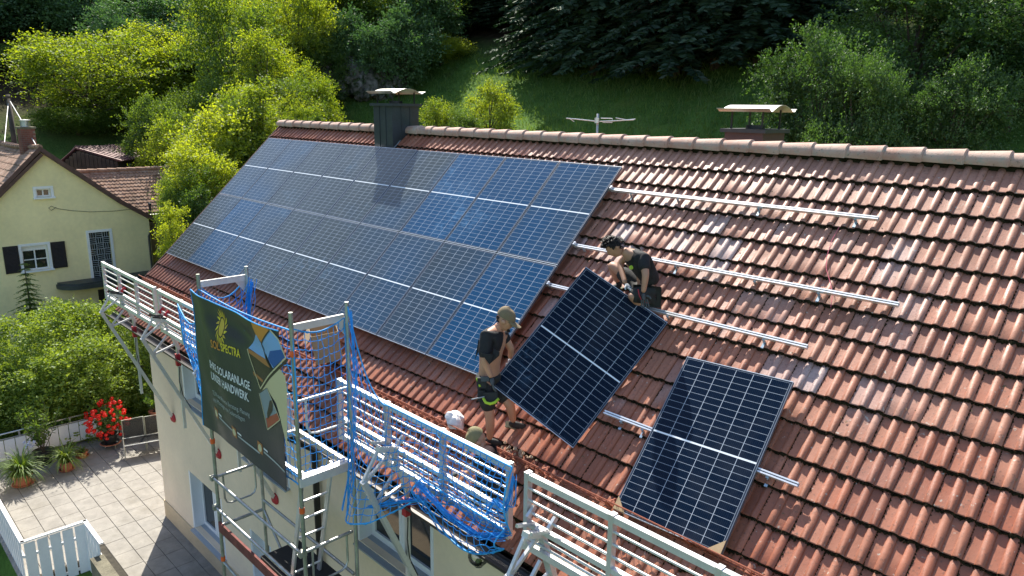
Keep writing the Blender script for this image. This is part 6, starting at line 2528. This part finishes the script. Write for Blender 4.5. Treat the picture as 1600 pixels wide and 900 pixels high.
look = (RT * 1.0 + ZUP * -0.42 - FW * 0.15)
hb = head_mb(hc, look, ZUP + RT * .35, 0.98)
b_.add(hb.v, hb.f)
b_.build('body', M['skin'], p1, smooth=True)
cap_mb(hc + ZUP * .006, look, ZUP + RT * .35, 1.02).build('cap', M['khaki'], p1, smooth=50)
hm = MB()   # short hair at the nape and a little beard
rg_ = random.Random(3)
for q in range(60):
    a = hc - norm(look) * rg_.uniform(.07, .10) + ZUP * rg_.uniform(-.05, .01) + FW * rg_.uniform(-.06, .06)
    hm.blob(a, .012, rg_)
for q in range(40):
    a = hc + norm(look) * rg_.uniform(.060, .088) - (ZUP + RT * .35).normalized() * rg_.uniform(.085, .115) + FW * rg_.uniform(-.03, .03)
    hm.blob(a, .009, rg_)
hm.build('hair', M['hair'], p1)
sh = [(ub, (.158, .112)), (A(767, 541, 8.01), (.170, .122)), (A(764, 553, 8.02), (.160, .118)), (nk.lerp(ub, .35), .075), (shN, .078), (shN.lerp(elN, .55), .076), (shN.lerp(elN, .98), .066), (shF, .075), (shF.lerp(elF, .6), .068)]
skinned('shirt', sh, [(0, 1), (1, 2), (0, 3), (0, 4), (4, 5), (5, 6), (0, 7), (7, 8)], M['shirt'], p1)
for (x0, y0, x1, y1, x2, y2, dd) in ((748, 528, 743, 560, 741, 568, 7.93), (772, 545, 780, 556, 765, 569, 7.74), (752, 552, 772, 555, 765, 570, 7.72)):
    a, b, c = A(x0, y0, dd), A(x1, y1, dd), A(x2, y2, dd)
    MB().prism([a, A((x0 + x1) / 2 + 5, (y0 + y1) / 2, dd - .02), b, c], FW * .02).build('shirt_tail', M['shirt'], p1)
sk = [(pel, (.150, .120)), (A(764, 583, 8.12), (.145, .112)), (hpN, .108), (hpN.lerp(knN, .5), .102), (hpN.lerp(knN, .93), .090), (hpF, .104), (hpF.lerp(knF, .5), .096), (hpF.lerp(knF, .9), .086)]
skinned('shorts', sk, [(1, 0), (0, 2), (2, 3), (3, 4), (0, 5), (5, 6), (6, 7)][::1], M['shorts'], p1)
# tool pouches
pp = MB()
for (x_, y_, d_, w_, h_) in ((753, 598, 8.0, .10, .11), (766, 622, 7.98, .16, .13), (752, 618, 8.02, .08, .12)):
    c_ = A(x_, y_, d_)
    pp.box(c_, (w_, .07, h_), (RT, FW, UP))
pp.build('tool_pouch', M['shorts'], p1)
pp = MB()
pp.tube([A(755, 622, 7.93), A(759, 629, 7.91), A(766, 631, 7.90), (A(773, 629, 7.92)), A(779, 623, 7.95)], .016, 7)
pp.build('pouch_trim', M['lime'], p1, smooth=True)
MB().tube([A(745, 591, 8.02), A(750, 604, 7.96)], .012, 6).build('pouch_trim', M['lime'], p1)
MB().tube([A(737, 624, 7.98), A(757, 620, 7.92)], .007, 6).build('screwdriver', M['steel'], p1)
pp = MB().box(A(758, 592, 7.97), (.09, .05, .05), (RT, FW, UP))
pp.build('phone_pouch', M['glove'], p1)
glove('glove', wrN, A(771, 606, 7.88) - wrN, RT + FW * .2, M['glove'], p1, 1.05, .45)
glove('glove', wrF, A(795, 570, 8.30) - wrF, RT * .6 + FW, M['glove_light'], p1, 1.0, .6, thumb=-1)
shoe(anN, RT * .9 - ZUP * .22 - FW * .1, NS, p1)
shoe(anF, RT * .95 - ZUP * .25 + FW * .0, NS, p1)

# ---------------- worker crouching on the right
B = lambda x, y, d: atd(x, y, d)
g0 = onroof(1012, 476, -.12)
p2 = thing('person', tuple(g0), 'dark-haired man in black polo and shorts crouching above the carried panel', 'person')
gd = (g0 - CAM).dot(FW)
pel = B(1014, 455, gd - .10)
mid = B(1014, 432, gd - .16)
chs = B(1001, 412, gd - .20)
ub = B(991, 401, gd - .22)
nk = B(978, 394, gd - .24)
nk2 = B(971, 391, gd - .25)
shN = B(1005, 404, gd - .40)
elN = B(1009, 430, gd - .48)
wrN = B(1005, 458, gd - .44)
shF = B(984, 396, gd - .02)
elF = B(968, 412, gd + .02)
wrF = B(977, 443, gd - .18)
ftF = onroof(965, 452, -.10)
knF = B(955, 412, (ftF - CAM).dot(FW) - .12)
anF = ftF + ZUP * .085
hpN = B(1012, 460, gd - .18)
knN = B(984, 462, gd - .28)
anN = B(1004, 477, gd - .16)
hpF = B(1006, 455, gd + .02)
pts = [(pel, (.145, .115)), (mid, (.135, .105)), (chs, (.155, .11)), (ub, (.13, .09)), (nk, .056), (nk2, .052),
       (shN, .058), (elN, .043), (wrN, .028), (shF, .056), (elF, .043), (wrF, .028),
       (hpN, .09), (knN, .062), (anN, .045), (hpF, .09), (hpF.lerp(knF, .5), .078), (knF, .060), (knF.lerp(anF, .45), .056), (anF, .038)]
ed = [(0, 1), (1, 2), (2, 3), (3, 4), (4, 5), (3, 6), (6, 7), (7, 8), (3, 9), (9, 10), (10, 11), (0, 12), (12, 13), (13, 14), (0, 15), (15, 16), (16, 17), (17, 18), (18, 19)]
b_ = skinned('body', pts, ed, None, ret_mb=True)
hc = B(960, 385, gd - .26)
look = (-RT * .75 - ZUP * 0.85 - FW * .2)
upv = ZUP * .75 - RT * .75
hb = head_mb(hc, look, upv, 1.0)
b_.add(hb.v, hb.f)
b_.build('body', M['skin2'], p2, smooth=True)
hair_mb(hc, look, upv, 1.04, 5).build('hair', M['hair'], p2)
sh = [(chs, (.172, .125)), (mid, (.158, .128)), (mid.lerp(pel, .6), (.158, .125)), (ub, (.145, .102)), (nk.lerp(ub, .45), .07), (shN, .079), (shN.lerp(elN, .5), .070), (shN.lerp(elN, .75), .068), (shF, .076), (shF.lerp(elF, .5), .068)]
skinned('shirt', sh, [(0, 1), (1, 2), (0, 3), (3, 4), (3, 5), (5, 6), (6, 7), (3, 8), (8, 9)], M['shirt'], p2)
MB().tube([nk.lerp(ub, .3) + RT * -.05 + FW * -.02, nk.lerp(ub, .3) - ZUP * .05 - FW * .07, nk.lerp(ub, .3) + RT * .04 - FW * .06 + ZUP * .02], .014, 6).build('collar', M['shirt'], p2, smooth=True)
MB().lathe(B(986, 418, gd - .34), [(.001, 0), (.020, .001), (.024, .006), (.001, .009)], 10, -FW).build('chest_logo', M['lime'], p2)
sk = [(pel, (.160, .130)), (hpN, .115), (hpN.lerp(knN, .55), .104), (knN, .086), (hpF, .112), (hpF.lerp(knF, .45), .104), (hpF.lerp(knF, .80), .092)]
skinned('shorts', sk, [(0, 1), (1, 2), (2, 3), (0, 4), (4, 5), (5, 6)], M['shorts'], p2)
MB().tube([B(997, 452, gd - .33), B(999, 462, gd - .36), B(1003, 470, gd - .38), B(1014, 474, gd - .36)], .006, 5).build('red_trim', M['red'], p2)
glove('glove', wrN, B(1008, 476, gd - .42) - wrN, -FW - RT * .3, M['glove'], p2, 1.05, .25, .6)
glove('glove', wrF, B(986, 452, gd - .22) - wrF, -RT * .2 - ZUP, M['glove_light'], p2, 1.05, .5)
shoe(anF, -RT * .75 - ZUP * .35 - FW * .35, NS, p2)
shoe(anN + NS * .03, -RT * .9 + ZUP * .1, NS, p2)

# ---------------- worker at the eave behind the railing, seen from above
q3 = rw(11.35, 4.62, -.13)
p3 = thing('person', tuple(q3), 'person in an olive cap and black clothes bending down behind the netted railing', 'person')
d3 = 7.78
hc = B(746, 687, d3)
nk = B(754, 699, d3 - .03)
ub = B(761, 710, d3 - .04)
chs = B(765, 724, d3 - .02)
mid = B(768, 742, d3 + .02)
pel = B(772, 760, d3 + .06)
shN = B(750, 719, d3 - .16)
elN = B(733, 742, d3 - .14)
wrN = B(716, 738, d3 - .02)
shF = B(772, 706, d3 + .12)
elF = B(756, 716, d3 + .15)
wrF = B(741, 724, d3 + .12)
kn1 = B(745, 766, d3 + .0)
an1 = rw(11.25, 4.80, -.06)
kn2 = B(760, 752, d3 + .2)
an2 = rw(11.45, 4.60, -.06)
pts = [(pel, (.14, .115)), (mid, (.135, .105)), (chs, (.15, .11)), (ub, (.13, .09)), (nk, .055), (hc.lerp(nk, .3), .05),
       (shN, .056), (elN, .042), (wrN, .028), (shF, .056), (elF, .042), (wrF, .028), (pel + RT * -.05 - FW * .09, .088), (kn1, .06), (an1, .04), (pel + RT * -.03 + FW * .09, .088), (kn2, .06), (an2, .04)]
ed = [(0, 1), (1, 2), (2, 3), (3, 4), (4, 5), (3, 6), (6, 7), (7, 8), (3, 9), (9, 10), (10, 11), (0, 12), (12, 13), (13, 14), (0, 15), (15, 16), (16, 17)]
b_ = skinned('body', pts, ed, None, ret_mb=True)
look = -RT * .8 - ZUP * .75 - FW * .1
upv = ZUP * .8 - RT * .5
hb = head_mb(hc, look, upv, 1.0)
b_.add(hb.v, hb.f)
b_.build('body', M['skin'], p3, smooth=True)
cap_mb(hc, look, upv, 1.06).build('cap', M['khaki_green'], p3, smooth=60)
skinned('shirt', [(chs, (.168, .125)), (mid, (.155, .125)), (mid.lerp(pel, .7), (.152, .12)), (ub, (.145, .102)), (nk.lerp(ub, .5), .068), (shN, .076), (shN.lerp(elN, .6), .066), (shF, .074), (shF.lerp(elF, .6), .064)], [(0, 1), (1, 2), (0, 3), (3, 4), (3, 5), (5, 6), (3, 7), (7, 8)], M['shirt'], p3)
pe1, pe2 = pel + RT * -.05 - FW * .09, pel + RT * -.03 + FW * .09
skinned('trousers', [(pel, (.155, .13)), (pe1, .11), (kn1, .078), (kn1.lerp(an1, .85), .062), (pe2, .11), (kn2, .078), (kn2.lerp(an2, .85), .062)], [(0, 1), (1, 2), (2, 3), (0, 4), (4, 5), (5, 6)], M['shorts'], p3)
glove('glove', wrN, -RT - ZUP * .6, -ZUP, M['glove'], p3, 1.05, .6)
glove('glove', wrF, -RT - ZUP * .6, -ZUP, M['glove'], p3, 1.05, .6, thumb=-1)
shoe(an1, -RT * .9 - ZUP * .2, NS, p3)
shoe(an2, -RT * .9 - ZUP * .2, NS, p3)
